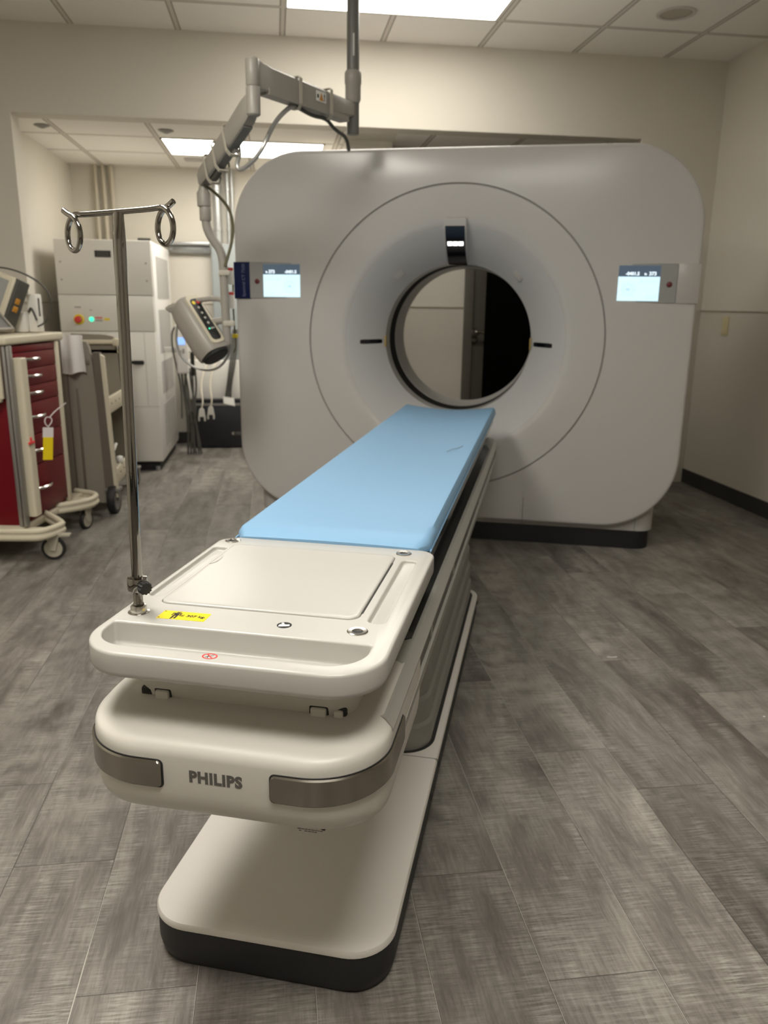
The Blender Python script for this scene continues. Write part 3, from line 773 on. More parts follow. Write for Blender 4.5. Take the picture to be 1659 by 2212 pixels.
# thumb notch on the lid's left edge
b = B(); rings = []
for k in range(9):
    a = math.pi * k / 8; y = -2.845 - .030 * math.cos(a); h = .010 * math.sin(a)
    rings.append([Vector((-.1995, y, .7225)), Vector((-.1995 + .004 + h, y, .7258)), Vector((-.1995 + .005 + h, y, .7258)), Vector((-.1985 + .002 + h, y, .7248))])
loft(b, rings); obj('thumb_notch', b, 'white', lid)
b = B(); box(b, .1662, .1695, -3.06, -2.775, .716, .7222, .001); obj('lid_gap', b, 'gap', lid)
for (x, y) in ((-.214, -2.703), (.178, -2.707), (.177, -3.136)):
    b = B(); lathe(b, [(.0175, 0), (.0175, .0012), (.0155, .0022), (.0095, .0016), (.0088, .0004)], 32, Matrix.Translation((x, y, ZTR - .0002)), caps=(False, False)); sk = tp('accessory_socket', b, 'nickel')
    b = B(); lathe(b, [(.0092, .0002), (0, .0002)], 24, Matrix.Translation((x, y, ZTR)), caps=(False, True)); obj('socket_hole', b, 'ink', sk)
# stickers
b = B()
loft(b, [[Vector((x, y, z_)) for x, y in ((-.170, -3.157), (-.0845, -3.155), (-.0845, -3.121), (-.170, -3.122))] for z_ in (.7219, .7224)])
ys = tp('weight_limit_sticker', b, 'yellow', 0)
b = B(); cx, cy = -.142, -3.139
def flat(bm, pts, z0=.7223, z1=.7226): loft(bm, [[Vector((x, y, z_)) for x, y in pts] for z_ in (z0, z1)])
flat(b, [(cx - .003, cy + .011), (cx + .003, cy + .011), (cx + .003, cy + .014), (cx - .003, cy + .014)])
flat(b, [(cx - .008, cy + .0095), (cx + .008, cy + .0095), (cx + .008, cy - .002), (cx + .006, cy - .002), (cx + .006, cy + .006), (cx + .0045, cy + .006), (cx + .0045, cy - .014), (cx + .001, cy - .014), (cx + .001, cy - .002), (cx - .001, cy - .002), (cx - .001, cy - .014), (cx - .0045, cy - .014), (cx - .0045, cy + .006), (cx - .006, cy + .006), (cx - .006, cy - .002), (cx - .008, cy - .002)])
obj('person_symbol', b, 'ink', ys, 0)
text('sticker_lettering', '≤ 307 kg.', .0115, 'ink', ys, frame((-.111, -3.1385, .7226), (1, .01, 0), (0, 1, 0), (0, 0, 1)), .0001, .0003, 1.05)
b = B()
for x, y in ((-.167, -3.153), (-.145, -3.155), (-.167, -3.1255), (-.139, -3.1245)): flat(b, [(x - .0015, y - .001), (x + .0015, y - .001), (x + .0015, y + .001), (x - .0015, y + .001)])
obj('sticker_marks', b, 'ink', ys, 0)
b = B(); lathe(b, [(.0125, 0), (.0125, .0005), (0, .0005)], 32, Matrix.Translation((.052, -3.138, .7219))); rm = tp('manual_sticker', b, 'ink', 0)
b = B(); lathe(b, [(.0025, 0), (.0025, .0003), (0, .0003)], 16, Matrix.Translation((.0475, -3.1315, .7223)))
flat(b, [(.0435, -3.146), (.0530, -3.1435), (.0530, -3.1345), (.0495, -3.134), (.0435, -3.1375)]); flat(b, [(.0535, -3.1435), (.0615, -3.140), (.0600, -3.134), (.0535, -3.136)])
obj('reading_symbol', b, 'paper', rm, 0)
b = B(); c0 = (-.020, -3.2775)
rr = [[Vector((c0[0] + q * math.cos(a), c0[1] + .78 * q * math.sin(a), z_)) for a in [2 * math.pi * k / 28 for k in range(28)]] for q, z_ in ((.0122, .7218), (.0122, .7224), (.0098, .7224), (.0098, .7218))]
loft(b, rr + [rr[0]], (False, False)); a = R(-52); dx, dy = math.cos(a), math.sin(a)
flat(b, [(c0[0] - dx * .011 - dy * .001, c0[1] - dy * .0085 + dx * .001), (c0[0] - dx * .011 + dy * .001, c0[1] - dy * .0085 - dx * .001), (c0[0] + dx * .011 + dy * .001, c0[1] + dy * .0085 - dx * .001), (c0[0] + dx * .011 - dy * .001, c0[1] + dy * .0085 + dx * .001)], .7221, .7225)
rd = tp('no_sitting_sticker', b, 'red', 0)
b = B()
for p, q in (((-.006, -.004), (.001, .001)), ((.001, .001), (.005, .005)), ((.0, .0), (-.004, .001)), ((.0005, .0015), (.003, -.004)), ((-.003, -.002), (-.001, -.006))):
    d_ = Vector((q[0] - p[0], q[1] - p[1])).normalized() * .0006
    flat(b, [(c0[0] + p[0] - d_.y, c0[1] + p[1] + d_.x), (c0[0] + p[0] + d_.y, c0[1] + p[1] - d_.x), (c0[0] + q[0] + d_.y, c0[1] + q[1] - d_.x), (c0[0] + q[0] - d_.y, c0[1] + q[1] + d_.x)], .7218, .7222)
obj('figure_symbol', b, 'ink', rd, 0)

# ------------------------------------------------------------------ IV pole
iv = thing('iv_pole', 'tall chrome drip pole with two curled hooks standing in the table tray', 'IV pole', TWP(-.2110, -3.1385, ZTR), TW)
iv.rotation_euler = (0, R(1.1), TW)
b = B(); lathe(b, [(.0185, 0), (.0185, .0008), (.0140, .0015), (.0138, .010), (.0125, .013), (.0095, .0135)], 32, caps=(False, False)); obj('flange', b, 'nickel', iv)
b = B(); lathe(b, [(.0088, .002), (.0088, .014), (.0094, .016), (.0080, .0185), (.0080, .044)], 24, caps=(False, True)); obj('lower_tube', b, 'chrome', iv)
b = B(); lathe(b, [(.0120, .040), (.0165, .0415), (.0170, .043), (.0170, .061), (.0160, .0635), (.0088, .0645)], 32, caps=(True, False)); obj('collar', b, 'chrome', iv)
b = B(); kn = frame((.014, -.010, .052), (0, 0, 1), (.6, .8, 0), (.8, -.6, 0))
rings = []
for z_, s in ((0, .6), (.003, .95), (.006, 1), (.013, 1), (.016, .9), (.017, .5)):
    rings.append([kn @ Vector(((.0110 + .0010 * math.cos(k * math.pi * 2 / 4)) * s * math.cos(2 * math.pi * k / 48), (.0110 + .0010 * math.cos(k * math.pi * 2 / 4)) * s * math.sin(2 * math.pi * k / 48), z_)) for k in range(48)])
loft(b, rings); obj('knob', b, 'rubber', iv)
b = B(); HT = .651
prof_p = [(.0089, .060), (.0091, HT - .10), (.0098, HT - .075), (.0098, HT - .04)]
lathe(b, prof_p, 32, caps=(True, False))
# flattened spade end that carries the bar
ha = R(-3); hx, hy = math.cos(ha), math.sin(ha)
rings = []
for z_, a_, c_ in ((HT - .04, .0098, .0098), (HT - .025, .0100, .0075), (HT - .012, .0098, .0055), (HT + .001, .0098, .0045)):
    rings.append([Vector((hx * a_ * math.cos(t) - hy * c_ * math.sin(t), hy * a_ * math.cos(t) + hx * c_ * math.sin(t), z_)) for t in [2 * math.pi * k / 32 for k in range(32)]])
loft(b, rings, (False, True)); obj('pole', b, 'chrome', iv)
bd = Vector((hx, hy, .075)); pd_ = Vector((math.cos(R(149)), math.sin(R(149)), 0)); Z = Vector((0, 0, 1))
b = B(); L = .068; rl = .0262
def hook(s):
    """pigtail: bar runs out, turns into a loop that hangs below, free tip sticks out"""
    c = bd * (s * (L + .006)) + Z * (HT - rl + .001)
    pts = []
    sg = -1 if s < 0 else 1
    n = 34; tot = R(338)
    for k in range(n + 1):
        a = R(90) - tot * k / n
        side = -1.0 * s                                 # loop leaves towards the viewer side first
        pts.append(c + pd_ * (rl * math.cos(a)) * side + Z * (rl * math.sin(a)) + bd * (s * (-.002 + .013 * (k / n))))
    t = (pts[-1] - pts[-2]).normalized()
    e1 = pts[-1] + (t + bd * s * .5).normalized() * .006; e2 = e1 + (t * .75 + Z * .35 + bd * s * .5).normalized() * .015
    return pts, [e1, e2]
pl1, e1 = hook(1); pl2, e2 = hook(-1)
path = [p for p in reversed(e2)] + list(reversed(pl2)) + [bd * (-L * .75) + Z * HT, Z * HT, bd * (L * .75) + Z * HT] + pl1 + e1
path = [Vector(p) for p in path]
path = smooth_path(path, 1)
tube(b, path, .0044, 16); obj('hook_bar', b, 'chrome', iv, 50)

# ------------------------------------------------------------------ ceiling arm
ar = thing('ceiling_support_arm', 'jointed grey support arm hanging from the ceiling pole, with strapped cables', 'support arm', (.372, 3.90, CEIL))
def A(x, y, z): return Vector((x - .372, y - 3.90, z - CEIL))
PX = .372
b = B(); lathe(b, [(.028, -.56), (.028, 0)], 24); obj('ceiling_pole', b, 'armd', ar)
b = B(); box(b, -.003, .003, -.0285, -.026, -.49, -.40, .001); obj('pole_slot', b, 'paper', ar)
b = B(); lathe(b, [(.030, -.675), (.035, -.66), (.035, -.60), (.038, -.595), (.038, -.555), (.034, -.545), (.028, -.543)], 24); obj('collar', b, 'arm', ar)
b = B(); lathe(b, [(.026, -.806), (.028, -.80), (.028, -.67)], 24); obj('pivot_sleeve', b, 'armd', ar)
J = Vector((-.064, 3.38, 0))
dr = (Vector((J.x, J.y, 0)) - Vector((PX, 3.90, 0))); ln = dr.length; dr.normalize(); nn = Vector((-dr.y, dr.x, 0))
b = B(); rings = []
for t, h0, h1, w_ in ((0, -.015, .035, .020), (.05, -.03, .035, .022), (.15, -.035, .035, .022), (.5, -.040, .040, .023), (.85, -.045, .045, .023), (.93, -.05, .050, .022), (1, -.05, .062, .020)):
    c = Vector((PX, 3.90, 2.085)) + dr * ln * t
    rings.append([A(*(c + nn * s * w_ + Vector((0, 0, h)))) for s, h in ((-1, h0 + .006), (-.75, h0), (.75, h0), (1, h0 + .006), (1, h1 - .008), (.7, h1), (-.7, h1), (-1, h1 - .008))])
loft(b, rings); ua = obj('upper_arm', b, 'arm', ar, 40)
b = B(); rings = []
for t in (.10, .90):
    c = Vector((PX, 3.90, 2.040)) + dr * ln * t
    rings.append([A(*(c + nn * s * .026 + Vector((0, 0, h)))) for s, h in ((-1, -.012), (1, -.012), (1, .012), (-1, .012))])
loft(b, rings); obj('lower_trim', b, 'arm', ua)
# warning label on the arm
c = Vector((PX, 3.90, 2.088)) + dr * ln * .40
nf = -nn if nn.y > 0 else nn
if nf.y > 0: nf = -nf
mt = frame(A(*(c + nf * .0245)), -dr if dr.x < 0 else dr, Z, nf)
mt = frame(A(*(c + nf * .0235)), Vector((0, 0, 1)).cross(nf), Z, nf)
b = B(); box(b, -.034, .034, -.020, .020, -.001, .001, mt=mt); wl = obj('warning_label', b, 'paper', ua, 0)
b = B(); loft(b, [[mt @ Vector((x, y, z_)) for x, y in ((-.015, -.016), (.015, -.016), (0, .017))] for z_ in (.001, .0015)]); obj('warning_triangle', b, 'orange', wl, 0)
b = B(); box(b, .019, .023, -.015, .015, .001, .0016, mt=mt); box(b, .016, .026, .004, .008, .001, .0016, mt=mt); box(b, -.030, -.018, -.008, .006, .001, .0016, mt=mt); obj('label_print', b, 'ink', wl, 0)
for t in (.30, .615):
    c = Vector((PX, 3.90, 2.085)) + dr * ln * t; b = B()
    loop = [(s * .028, h) for s, h in ((-1, -.055), (-.6, -.072), (.6, -.072), (1, -.055), (1, .040), (.8, .047), (-.8, .047), (-1, .040))]
    rings = [[A(*(c + dr * d_ + nn * (x * (1 + o_)) + Vector((0, 0, z_ + o_ * .06)))) for x, z_ in loop] for d_, o_ in ((-.010, 0), (-.010, .06), (.010, .06), (.010, 0))]
    loft(b, rings + [rings[0]], (False, False)); obj('strap', b, 'strap', ua)
b = B(); lathe(b, [(.024, -.0), (.0265, .004), (.0265, .092), (.024, .096), (0, .096)], 24, Matrix.Translation(A(J.x, J.y, 2.045))); obj('elbow_post', b, 'arm', ar)
b = B(); lathe(b, [(.020, 0), (.027, .006), (.0275, .10), (.026, .1035)], 24, Matrix.Translation(A(J.x, J.y, 1.94))); obj('elbow_joint', b, 'arm', ar)
K = Vector((-.306, 3.86, 1.775)); s0 = Vector((J.x - .005, J.y + .01, 1.985)); d2 = (K - s0); l2 = d2.length; d2.normalize()
sd = d2.cross(Z).normalized(); u2 = sd.cross(d2).normalized()
b = B(); rings = []
for t, hh, w_, sh in ((-.04, .020, .018, 0), (0, .038, .026, 0), (.08, .045, .029, -.003), (.3, .043, .029, -.004), (.55, .041, .029, -.004), (.8, .038, .028, -.004), (.95, .036, .026, 0), (1.02, .030, .020, 0)):
    c = s0 + d2 * l2 * t
    rings.append([A(*(c + sd * w_ * x + u2 * (hh * y + sh))) for x, y in ((-.7, -1), (.7, -1), (1, -.7), (1, .7), (.7, 1), (-.7, 1), (-1, .7), (-1, -.7))])
loft(b, rings); sa = obj('spring_arm', b, 'arm', ar, 40)
b = B(); rings = []
for t in (.12, .86):
    c = s0 + d2 * l2 * t
    rings.append([A(*(c + sd * .020 * x + u2 * (y - .046))) for x, y in ((-1, -.010), (1, -.010), (1, .01), (-1, .01))])
loft(b, rings); obj('lower_channel', b, 'armd', sa)
for t in (.40, .62, .80):
    c = s0 + d2 * l2 * t; b = B()
    loop = [(s, h) for s, h in ((-.030, -.06), (-.018, -.078), (.018, -.078), (.030, -.06), (.032, .035), (.022, .044), (-.022, .044), (-.032, .035))]
    rings = [[A(*(c + d2 * d_ + sd * x * o_ + u2 * z_ * o_)) for x, z_ in loop] for d_, o_ in ((-.008, 1), (-.008, 1.07), (.008, 1.07), (.008, 1))]
    loft(b, rings + [rings[0]], (False, False)); obj('strap', b, 'strap', sa)
b = B(); tube(b, smooth_path([A(*(s0 + d2 * l2 * .66 - u2 * .060)), A(*(s0 + d2 * l2 * .75 - u2 * .068)), A(*(s0 + d2 * l2 * .88 - u2 * .052)), A(*(s0 + d2 * l2 * .96 - u2 * .03))], 2), .014, 12); obj('rubber_sleeve', b, 'cable', sa)
# cables strapped along the arms
b = B(); c1 = Vector((PX, 3.90, 2.085)) + dr * ln * .62; c2 = s0 + d2 * l2 * .40
tube(b, smooth_path([A(*(c1 + Vector((0, 0, -.06)))), A(*(c1 + dr * .03 + Vector((0, 0, -.065)))), A(*(c1 + dr * .12 + Vector((-.01, 0, -.14)))), A(*(c1 + dr * .21 + Vector((-.01, 0.03, -.27)))), A(-.125, 3.55, 1.765), A(-.145, 3.55, 1.785), A(*(c2 + sd * .01 + Vector((.03, 0, -.055)))), A(*(c2 - u2 * .06))], 3), .0095, 10)
obj('silver_cable', b, 'cablel', ar)
b = B(); c3 = Vector((PX, 3.90, 2.085)) + dr * ln * .30
tube(b, smooth_path([A(*(c1 + Vector((0, 0, -.058)))), A(*(c3 + dr * .10 + Vector((0, 0, -.075)))), A(*(c3 + Vector((0, 0, -.065)))), A(*(c3 - dr * .06 + Vector((0, 0, -.10)))), A(.345, 3.93, 1.985), A(.358, 3.94, 1.925)], 3), .008, 10)
obj('dark_cable', b, 'cable', ar)
# connector, drop tube, loop cable
XD = -.306; YD = 3.87
b = B(); lathe(b, [(.020, 1.745), (.024, 1.72)], 20, Matrix.Translation(A(XD, YD, 0))); lathe(b, [(.022, 1.655), (.030, 1.66), (.031, 1.715), (.026, 1.725), (.0, 1.726)], 20, Matrix.Translation(A(XD, YD, 0)))
lathe(b, [(.024, 1.598), (.026, 1.602), (.026, 1.650), (.024, 1.657)], 20, Matrix.Translation(A(XD + .004, YD, 0))); obj('coupling', b, 'arm', ar)
b = B(); tube(b, smooth_path([A(XD, YD, 1.79), A(XD, YD, 1.745)], 0), .015, 12); obj('pin', b, 'armd', ar)
b = B(); tube(b, smooth_path([A(XD + .004, YD, 1.61), A(XD + .008, YD, 1.565), A(XD + .03, YD, 1.52), A(XD + .065, YD, 1.475), A(XD + .075, YD, 1.42), A(XD + .075, YD, 1.35), A(XD + .080, YD, 1.05)], 3), .020, 14); obj('drop_tube', b, 'arm', ar)
b = B(); tube(b, smooth_path([A(-.29, 3.86, 1.745), A(-.25, 3.86, 1.715), A(-.195, 3.87, 1.66), A(-.178, 3.88, 1.58), A(-.190, 3.87, 1.50), A(-.213, 3.86, 1.43), A(-.222, 3.85, 1.40)], 3), .007, 10); obj('loop_cable', b, 'olive', ar)
b = B(); box(b, -.022, .028, -.024, .024, -.012, .012, .004, mt=Matrix.Translation(A(-.230, YD, 1.372))); box(b, -.022, .03, -.024, .024, -.012, .012, .004, mt=Matrix.Translation(A(-.218, YD, 1.145))); obj('tube_clamp', b, 'strap', ar)
# injector head
LA = Vector((.50, -.33, -.80)).normalized(); NF = Vector((.62, -.70, .25)); NF = (NF - LA * NF.dot(LA)).normalized(); SD = LA.cross(NF)
hc = Vector((-.352, 3.90, 1.112))
ij = thing('injector_head', 'grey barrel-shaped contrast injector head with black keypad hanging from the arm', 'injector', hc)
mh = frame((0, 0, 0), SD, NF, LA)        # x side, y face, z along the axis (down)
b = B(); rings = []
for z_, w_, h_ in ((-.160, .030, .035), (-.156, .050, .052), (-.145, .064, .062), (-.10, .072, .068), (0, .077, .072), (.08, .076, .072), (.125, .072, .070), (.137, .069, .067)):
    rings.append([mh @ Vector((w_ * math.copysign(abs(math.cos(a)) ** .6, math.cos(a)), h_ * math.copysign(abs(math.sin(a)) ** .6, math.sin(a)), z_)) for a in [2 * math.pi * k / 40 for k in range(40)]])
loft(b, rings); hd = obj('housing', b, 'arm', ij, 40)
b = B(); rings = []
for z_, w_ in ((.137, .066), (.150, .064), (.155, .058), (.156, .02)):
    rings.append([mh @ Vector((w_ * math.cos(a), w_ * math.sin(a), z_)) for a in [2 * math.pi * k / 40 for k in range(40)]])
loft(b, rings); obj('end_cap', b, 'rubber', ij)
def pad_(x0, x1, z0, z1, y, r, m, nm, par, t=.003):
    b = B(); loft(b, [[mh @ Vector((p, y_, q)) for p, q in rrect(x0, x1, z0, z1, r, off=o_)] for o_, y_ in ((0, y - .01), (0, y), (.001, y + t))]); return obj(nm, b, m, par)
kf = pad_(-.038, .038, -.145, .115, .072, .02, 'cream', 'keypad_frame', ij)
kp = pad_(-.026, .026, -.125, .100, .0745, .018, 'ink', 'keypad', kf)
for (x, z_, m_, r_) in ((.012, -.103, 'yellow', .009), (-.014, -.103, 'red', .009), (0, -.075, 'frame', .006), (0, -.045, 'frame', .006), (0, -.018, 'frame', .006), (0, .010, 'frame', .006), (.012, .040, 'green', .004), (-.002, .040, 'frame', .005), (-.014, .040, 'frame', .004)):
    b = B(); lathe(b, [(r_, 0), (r_, .001), (0, .0012)], 16, mh @ frame((x, .0774, z_), (1, 0, 0), (0, 0, -1), (0, 1, 0))); obj('key', b, m_, kp)
b = B(); tube(b, smooth_path([mh @ Vector((.05, -.04, -.15)), mh @ Vector((.07, -.05, -.175)), Vector((.10, -.02, .16)), Vector((.12, -.03, .10))], 2), .012, 10); tube(b, [(.0, .0, .03), (.128, -.03, .05)], .016, 10); obj('mount_stub', b, 'arm', ij)
b = B(); tube(b, smooth_path([(-.10, .03, .05), (-.125, .06, -.05), (-.10, .06, -.14), (-.02, .05, -.19), (.07, .04, -.19), (.13, .03, -.12), (.135, .0, -.06)], 3), .006, 8); obj('hose', b, 'cablel', ij)

# ------------------------------------------------------------------ crash cart
CR = R(-9.5); CB = Vector((-1.240, 3.915, 0))
ct = thing('crash_cart', 'dark red drawer cart with cream top, rounded cream bumpers and casters', 'medical cart', CB, CR)
b = B(); box(b, -.56, -.012, .012, .54, .165, 1.03, .004); obj('cart_body', b, 'crimson', ct)
b = B(); box(b, -.60, .018, -.03, .60, 1.036, 1.078, .012, 3); obj('worktop', b, 'cream', ct)
edges = [1.022, .985, .933 - .0, .851, .768, .603, .451, .204]
edges = [1.030, .995, .915, .832, .750, .590, .438, .190]
for k, (z1, z0) in enumerate(zip(edges, edges[1:])):
    b = B(); box(b, -.02, .004, .045, .505, z0 + .002, z1 - .002, .003); dw = obj('drawer', b, 'crimson', ct)
    if k:
        zc = (z0 + z1) / 2 if k < 6 else .325
        zc = {1: .962, 2: .880, 3: .797, 4: .680, 5: .512, 6: .318}[k]
        b = B(); yc = .25
        rings = []
        for q in range(9):
            t = q / 8; y = yc - .075 + .15 * t; o_ = .022 * math.sin(math.pi * t) ** .6 if 0 < t < 1 else 0
            rings.append([Vector((.004 + o_, y, zc - .007)), Vector((.007 + o_, y, zc - .009)), Vector((.010 + o_, y, zc)), Vector((.004 + o_, y, zc + .005))])
        loft(b, rings); obj('handle', b, 'nickel', dw)
b = B(); box(b, -.022, .012, .508, .545, .165, 1.035, .008); obj('cream_post', b, 'cream', ct)
b = B()
for x0, x1 in ((-.020, .0), (.002, .018)): box(b, x0, x1, -.012, .028, .165, 1.035, .006)
obj('aluminium_post', b, 'alu', ct)
b = B(); slab(b, (.004, .052, .030, .095, .012), [(.004, .205), (0, .209), (0, .972), (.004, .976)], n=5); lk = obj('locking_bar', b, 'cream', ct)
b = B(); box(b, .050, .060, .02, .075, .567, .580, .003); box(b, .05, .058, .04, .052, .58, .60, .002); obj('red_seal', b, 'red', lk)
b = B(); box(b, -.575, -.50, -.03, -.01, .80, 1.02, .004); box(b, -.06, -.02, -.03, -.01, .79, 1.03, .004); box(b, -.50, -.06, -.035, -.015, .80, .97, .003); obj('side_bracket', b, 'cream', ct)
b = B(); box(b, -.59, -.03, -.045, -.012, .775, .80, .004); obj('side_shelf_edge', b, 'cream', ct)
b = B(); lathe(b, [(.0, 0), (.055, .0), (.06, .01), (.06, .26), (.03, .30), (.0, .30)], 20, Matrix.Translation((-.24, -.055, .47))); obj('cup_holder', b, 'caster', ct)
# bumpers: two rails, stacked grooves
def rail(path, nm):
    b = B()
    for z_, r_ in ((.168, .015), (.138, .017)):
        tube(b, [Vector((x, y, z_)) for x, y in path], r_, 10)
    rings = []
    tube(b, [Vector((x, y, .153)) for x, y in path], .012, 8)
    return obj(nm, b, 'cream', ct)
rail([(p.x, p.y) for p in smooth_path([(-.60, -.12, 0), (.08, -.105, 0), (.135, -.080, 0), (.168, .035, 0), (.155, .08, 0), (-.01, .25, 0)], 2)], 'bumper_rail')
rail([(p.x, p.y) for p in smooth_path([(-.02, .39, 0), (.095, .50, 0), (.118, .58, 0), (.095, .685, 0), (-.06, .755, 0)], 2)], 'bumper_rail')
b = B(); box(b, -.56, .0, -.09, .72, .125, .165, .01); box(b, -.1, .10, -.06, .04, .13, .155, .01); box(b, -.1, .06, .52, .66, .13, .155, .01); obj('base_tray', b, 'cream', ct)
def caster(par, x, y, rw, rot, zt, thick=.022, brake=True, m='caster'):
    c = bpy.data.objects.new('caster', None); col.objects.link(c); c.parent = par; c.location = (x, y, 0); c.rotation_euler = (0, 0, rot)
    b = B(); lathe(b, [(rw * .75, -thick / 2), (rw * .95, -thick / 2), (rw, -thick * .3), (rw, thick * .3), (rw * .95, thick / 2), (rw * .75, thick / 2)], 32, frame((0, 0, rw), (1, 0, 0), (0, 0, 1), (0, -1, 0)), caps=(False, False)); obj('tyre', b, 'rubber', c)
    b = B(); lathe(b, [(0, -thick * .62), (rw * .3, -thick * .62), (rw * .6, -thick * .42), (rw * .8, -thick * .5), (rw * .8, thick * .5), (rw * .6, thick * .42), (0, thick * .6)], 32, frame((0, 0, rw), (1, 0, 0), (0, 0, 1), (0, -1, 0))); obj('wheel', b, m, c)
    b = B()
    for s in (-1, 1):
        loft(b, [[Vector((p, s * (thick * .75) + o_, q)) for p, q in ((-.012, rw - .01), (.012, rw - .01), (.035, zt), (-.03, zt))] for o_ in (-.003, .003)])
    box(b, -.035, .04, -thick, thick, zt - .012, zt + .008, .003)
    if brake: box(b, .02, .085, -.018, .018, zt - .012, zt + .001, .003)
    obj('fork', b, m, c)
    return c
caster(ct, .135, .0, .058, R(10), .130)
caster(ct, .077, .545, .052, R(78), .130, brake=False)
caster(ct, -.50, -.03, .058, R(20), .130); caster(ct, -.50, .55, .058, R(20), .130)
# seal tag on a handle
tg = thing('seal_tag', 'yellow tag in a clear sleeve tied to a drawer handle of the red cart', 'tag', CB + Matrix.Rotation(CR, 3, 'Z') @ Vector((.058, .235, .655)), CR - R(42))
b = B(); box(b, 0, .002, -.024, .026, -.20, -.085, mt=Matrix.Rotation(R(-6), 4, 'X')); obj('card', b, 'yellow', tg, 0)
b = B(); box(b, -.001, .001, -.026, .028, -.085, -.035, mt=Matrix.Rotation(R(-6), 4, 'X')); obj('sleeve', b, 'clear', tg, 0)
b = B(); tube(b, smooth_path([(.0, .0, -.035), (.002, -.02, -.01), (.0, -.01, .02), (0, .02, .012), (0, .02, -.01), (0, .0, -.03)], 2), .003, 6); tube(b, smooth_path([(0, .01, .015), (.004, .04, .045), (0, .10, .08)], 2), .003, 6); obj('cable_tie', b, 'clear', tg)
# things on the cart
def CW(x, y, z): return CB + Matrix.Rotation(CR, 3, 'Z') @ Vector((x, y, z))
t = thing('tilted_tray', 'grey-edged tray leaning on the cart top in front of the monitor', 'tray', CW(-.10, .02, 1.08), CR)
mtt = frame((-.035, 0, .115), (.62, 0, -.78), (0, 1, 0), (.78, 0, .62))
b = B(); box(b, -.17, .12, -.02, .20, -.012, .0, .004, mt=mtt); obj('panel', b, 'cable', t)
b = B(); 
for q in ((-.17, .12, -.024, -.008), (-.17, .12, .188, .204), (.108, .122, -.02, .20)): box(b, *q, -.014, .006, .003, mt=mtt)
obj('rim', b, 'taupe', t)
t = thing('patient_monitor', 'white monitor with angled screen standing on the red cart', 'monitor', CW(-.17, .33, 1.08), CR)
b = B(); mm_ = frame((0, 0, .17), (.80, -.6, 0), (.1, .2, 1), (-.6, -.8, .2))
mm_ = frame((0, 0, .17), (.9, -.3, -.3), (.3, .25, .92), (-.25, -.92, .3))
box(b, -.15, .08, -.10, .12, -.05, .03, .014, 3, mt=mm_); box(b, -.10, .04, -.05, .05, .001, .12, .01); obj('monitor_case', b, 'cream', t)
b = B(); box(b, -.13, .05, -.075, .095, .029, .0325, mt=mm_); obj('screen', b, 'panel', t, 0)
b = B(); box(b, .055, .095, -.12, .12, -.06, .02, .008, mt=mm_); obj('cable_block', b, 'cable', t)
b = B(); box(b, .075, .098, .0, .03, -.03, .0, .004, mt=mm_); box(b, .08, .10, -.04, -.01, -.03, .0, .004, mt=mm_); obj('orange_connector', b, 'orange', t)
t = thing('suction_unit', 'small white suction unit with hanging clips at the back of the red cart', 'suction unit', CW(-.03, .47, 1.08), CR)
b = B(); box(b, -.05, .0, -.05, .02, .0, .19, .008); box(b, -.16, -.05, -.08, .02, .0, .10, .01); obj('case', b, 'cabinet', t)
b = B(); box(b, .0, .004, -.03, -.02, .08, .17); obj('clip', b, 'cable', t); b = B(); tube(b, smooth_path([(-.04, -.06, .10), (-.02, -.065, .13), (.0, -.06, .06)], 2), .005, 8); obj('clip', b, 'cable', t)
t = thing('cable_loop', 'thin dark cable arching out beside the monitor on the red cart', 'cable', CW(-.12, .36, 1.08), CR)
b = B(); tube(b, smooth_path([(-.12, -.1, .29), (-.06, -.05, .32), (.05, 0, .30), (.16, .03, .23), (.185, .04, .13), (.14, .04, .05), (.10, .03, .03)], 3), .0045, 8); obj('lead', b, 'cable', t)
t = thing('glove_box', 'small white box at the near edge of the red cart top', 'box', CW(-.09, -.0, 1.0785), CR)
b = B(); box(b, -.06, .035, -.02, .07, 0, .036, .003); obj('carton', b, 'cream', t)
# towel between the carts
b = B(); rings = []
for k in range(15):
    s = k / 14; x = -.005 + .115 * s; fold = .012 * math.sin(s * 9)
    rings.append([Vector((x, fold + .02, .0)), Vector((x, fold * .8 - .005, .008)), Vector((x + .004, fold - .015 - .004, -.04)), Vector((x + .01 * s, fold * 1.6 - .02, -.13)), Vector((x + .012 * s, fold * 1.8 - .018, -.205 - .008 * math.sin(s * 6))), Vector((x + .012 * s, fold * 1.8 - .014, -.205 - .008 * math.sin(s * 6))), Vector((x + .01 * s, fold * 1.6 - .016, -.13)), Vector((x, fold * .9 - .004, -.03))])
loft(b, rings); o = obj('towel', b, 'cloth', smooth=60); o.location = (-1.195, 4.735, 1.045); tag(o, 'crumpled white towel hung over the handle end of the taupe shelf cart', 'towel')

# ------------------------------------------------------------------ taupe shelf cart
sx, sy = -1.36, 4.76
t = thing('shelf_cart', 'tall taupe plastic cart with cream shelves and large wheels behind the red cart', 'utility cart', (sx, sy, 0), R(0))
def end_panel(y0, y1, nm):
    b = B(); pts = [(.0, .06), (.345, .06), (.352, .965), (.328, .965), (.318, .885), (.305, 1.005), (.165, 1.02), (.04, 1.02), (.0, .96)]
    pts = [(.0, .07), (.345, .07), (.318, .89), (.303, .985), (.292, 1.012), (.235, 1.024), (.03, 1.03), (.0, .98)]
    loft(b, [[Vector((x, y, z_)) for x, z_ in pts] for y in (y0, y1)]); return obj(nm, b, 'taupe', t, 30)
ep = end_panel(0, .04, 'end_panel')
b = B(); box(b, .215, .23, -.004, .002, .14, .75, .002); box(b, .17, .18, -.004, .002, .10, .97, .002); obj('panel_groove', b, 'taupe2', ep)
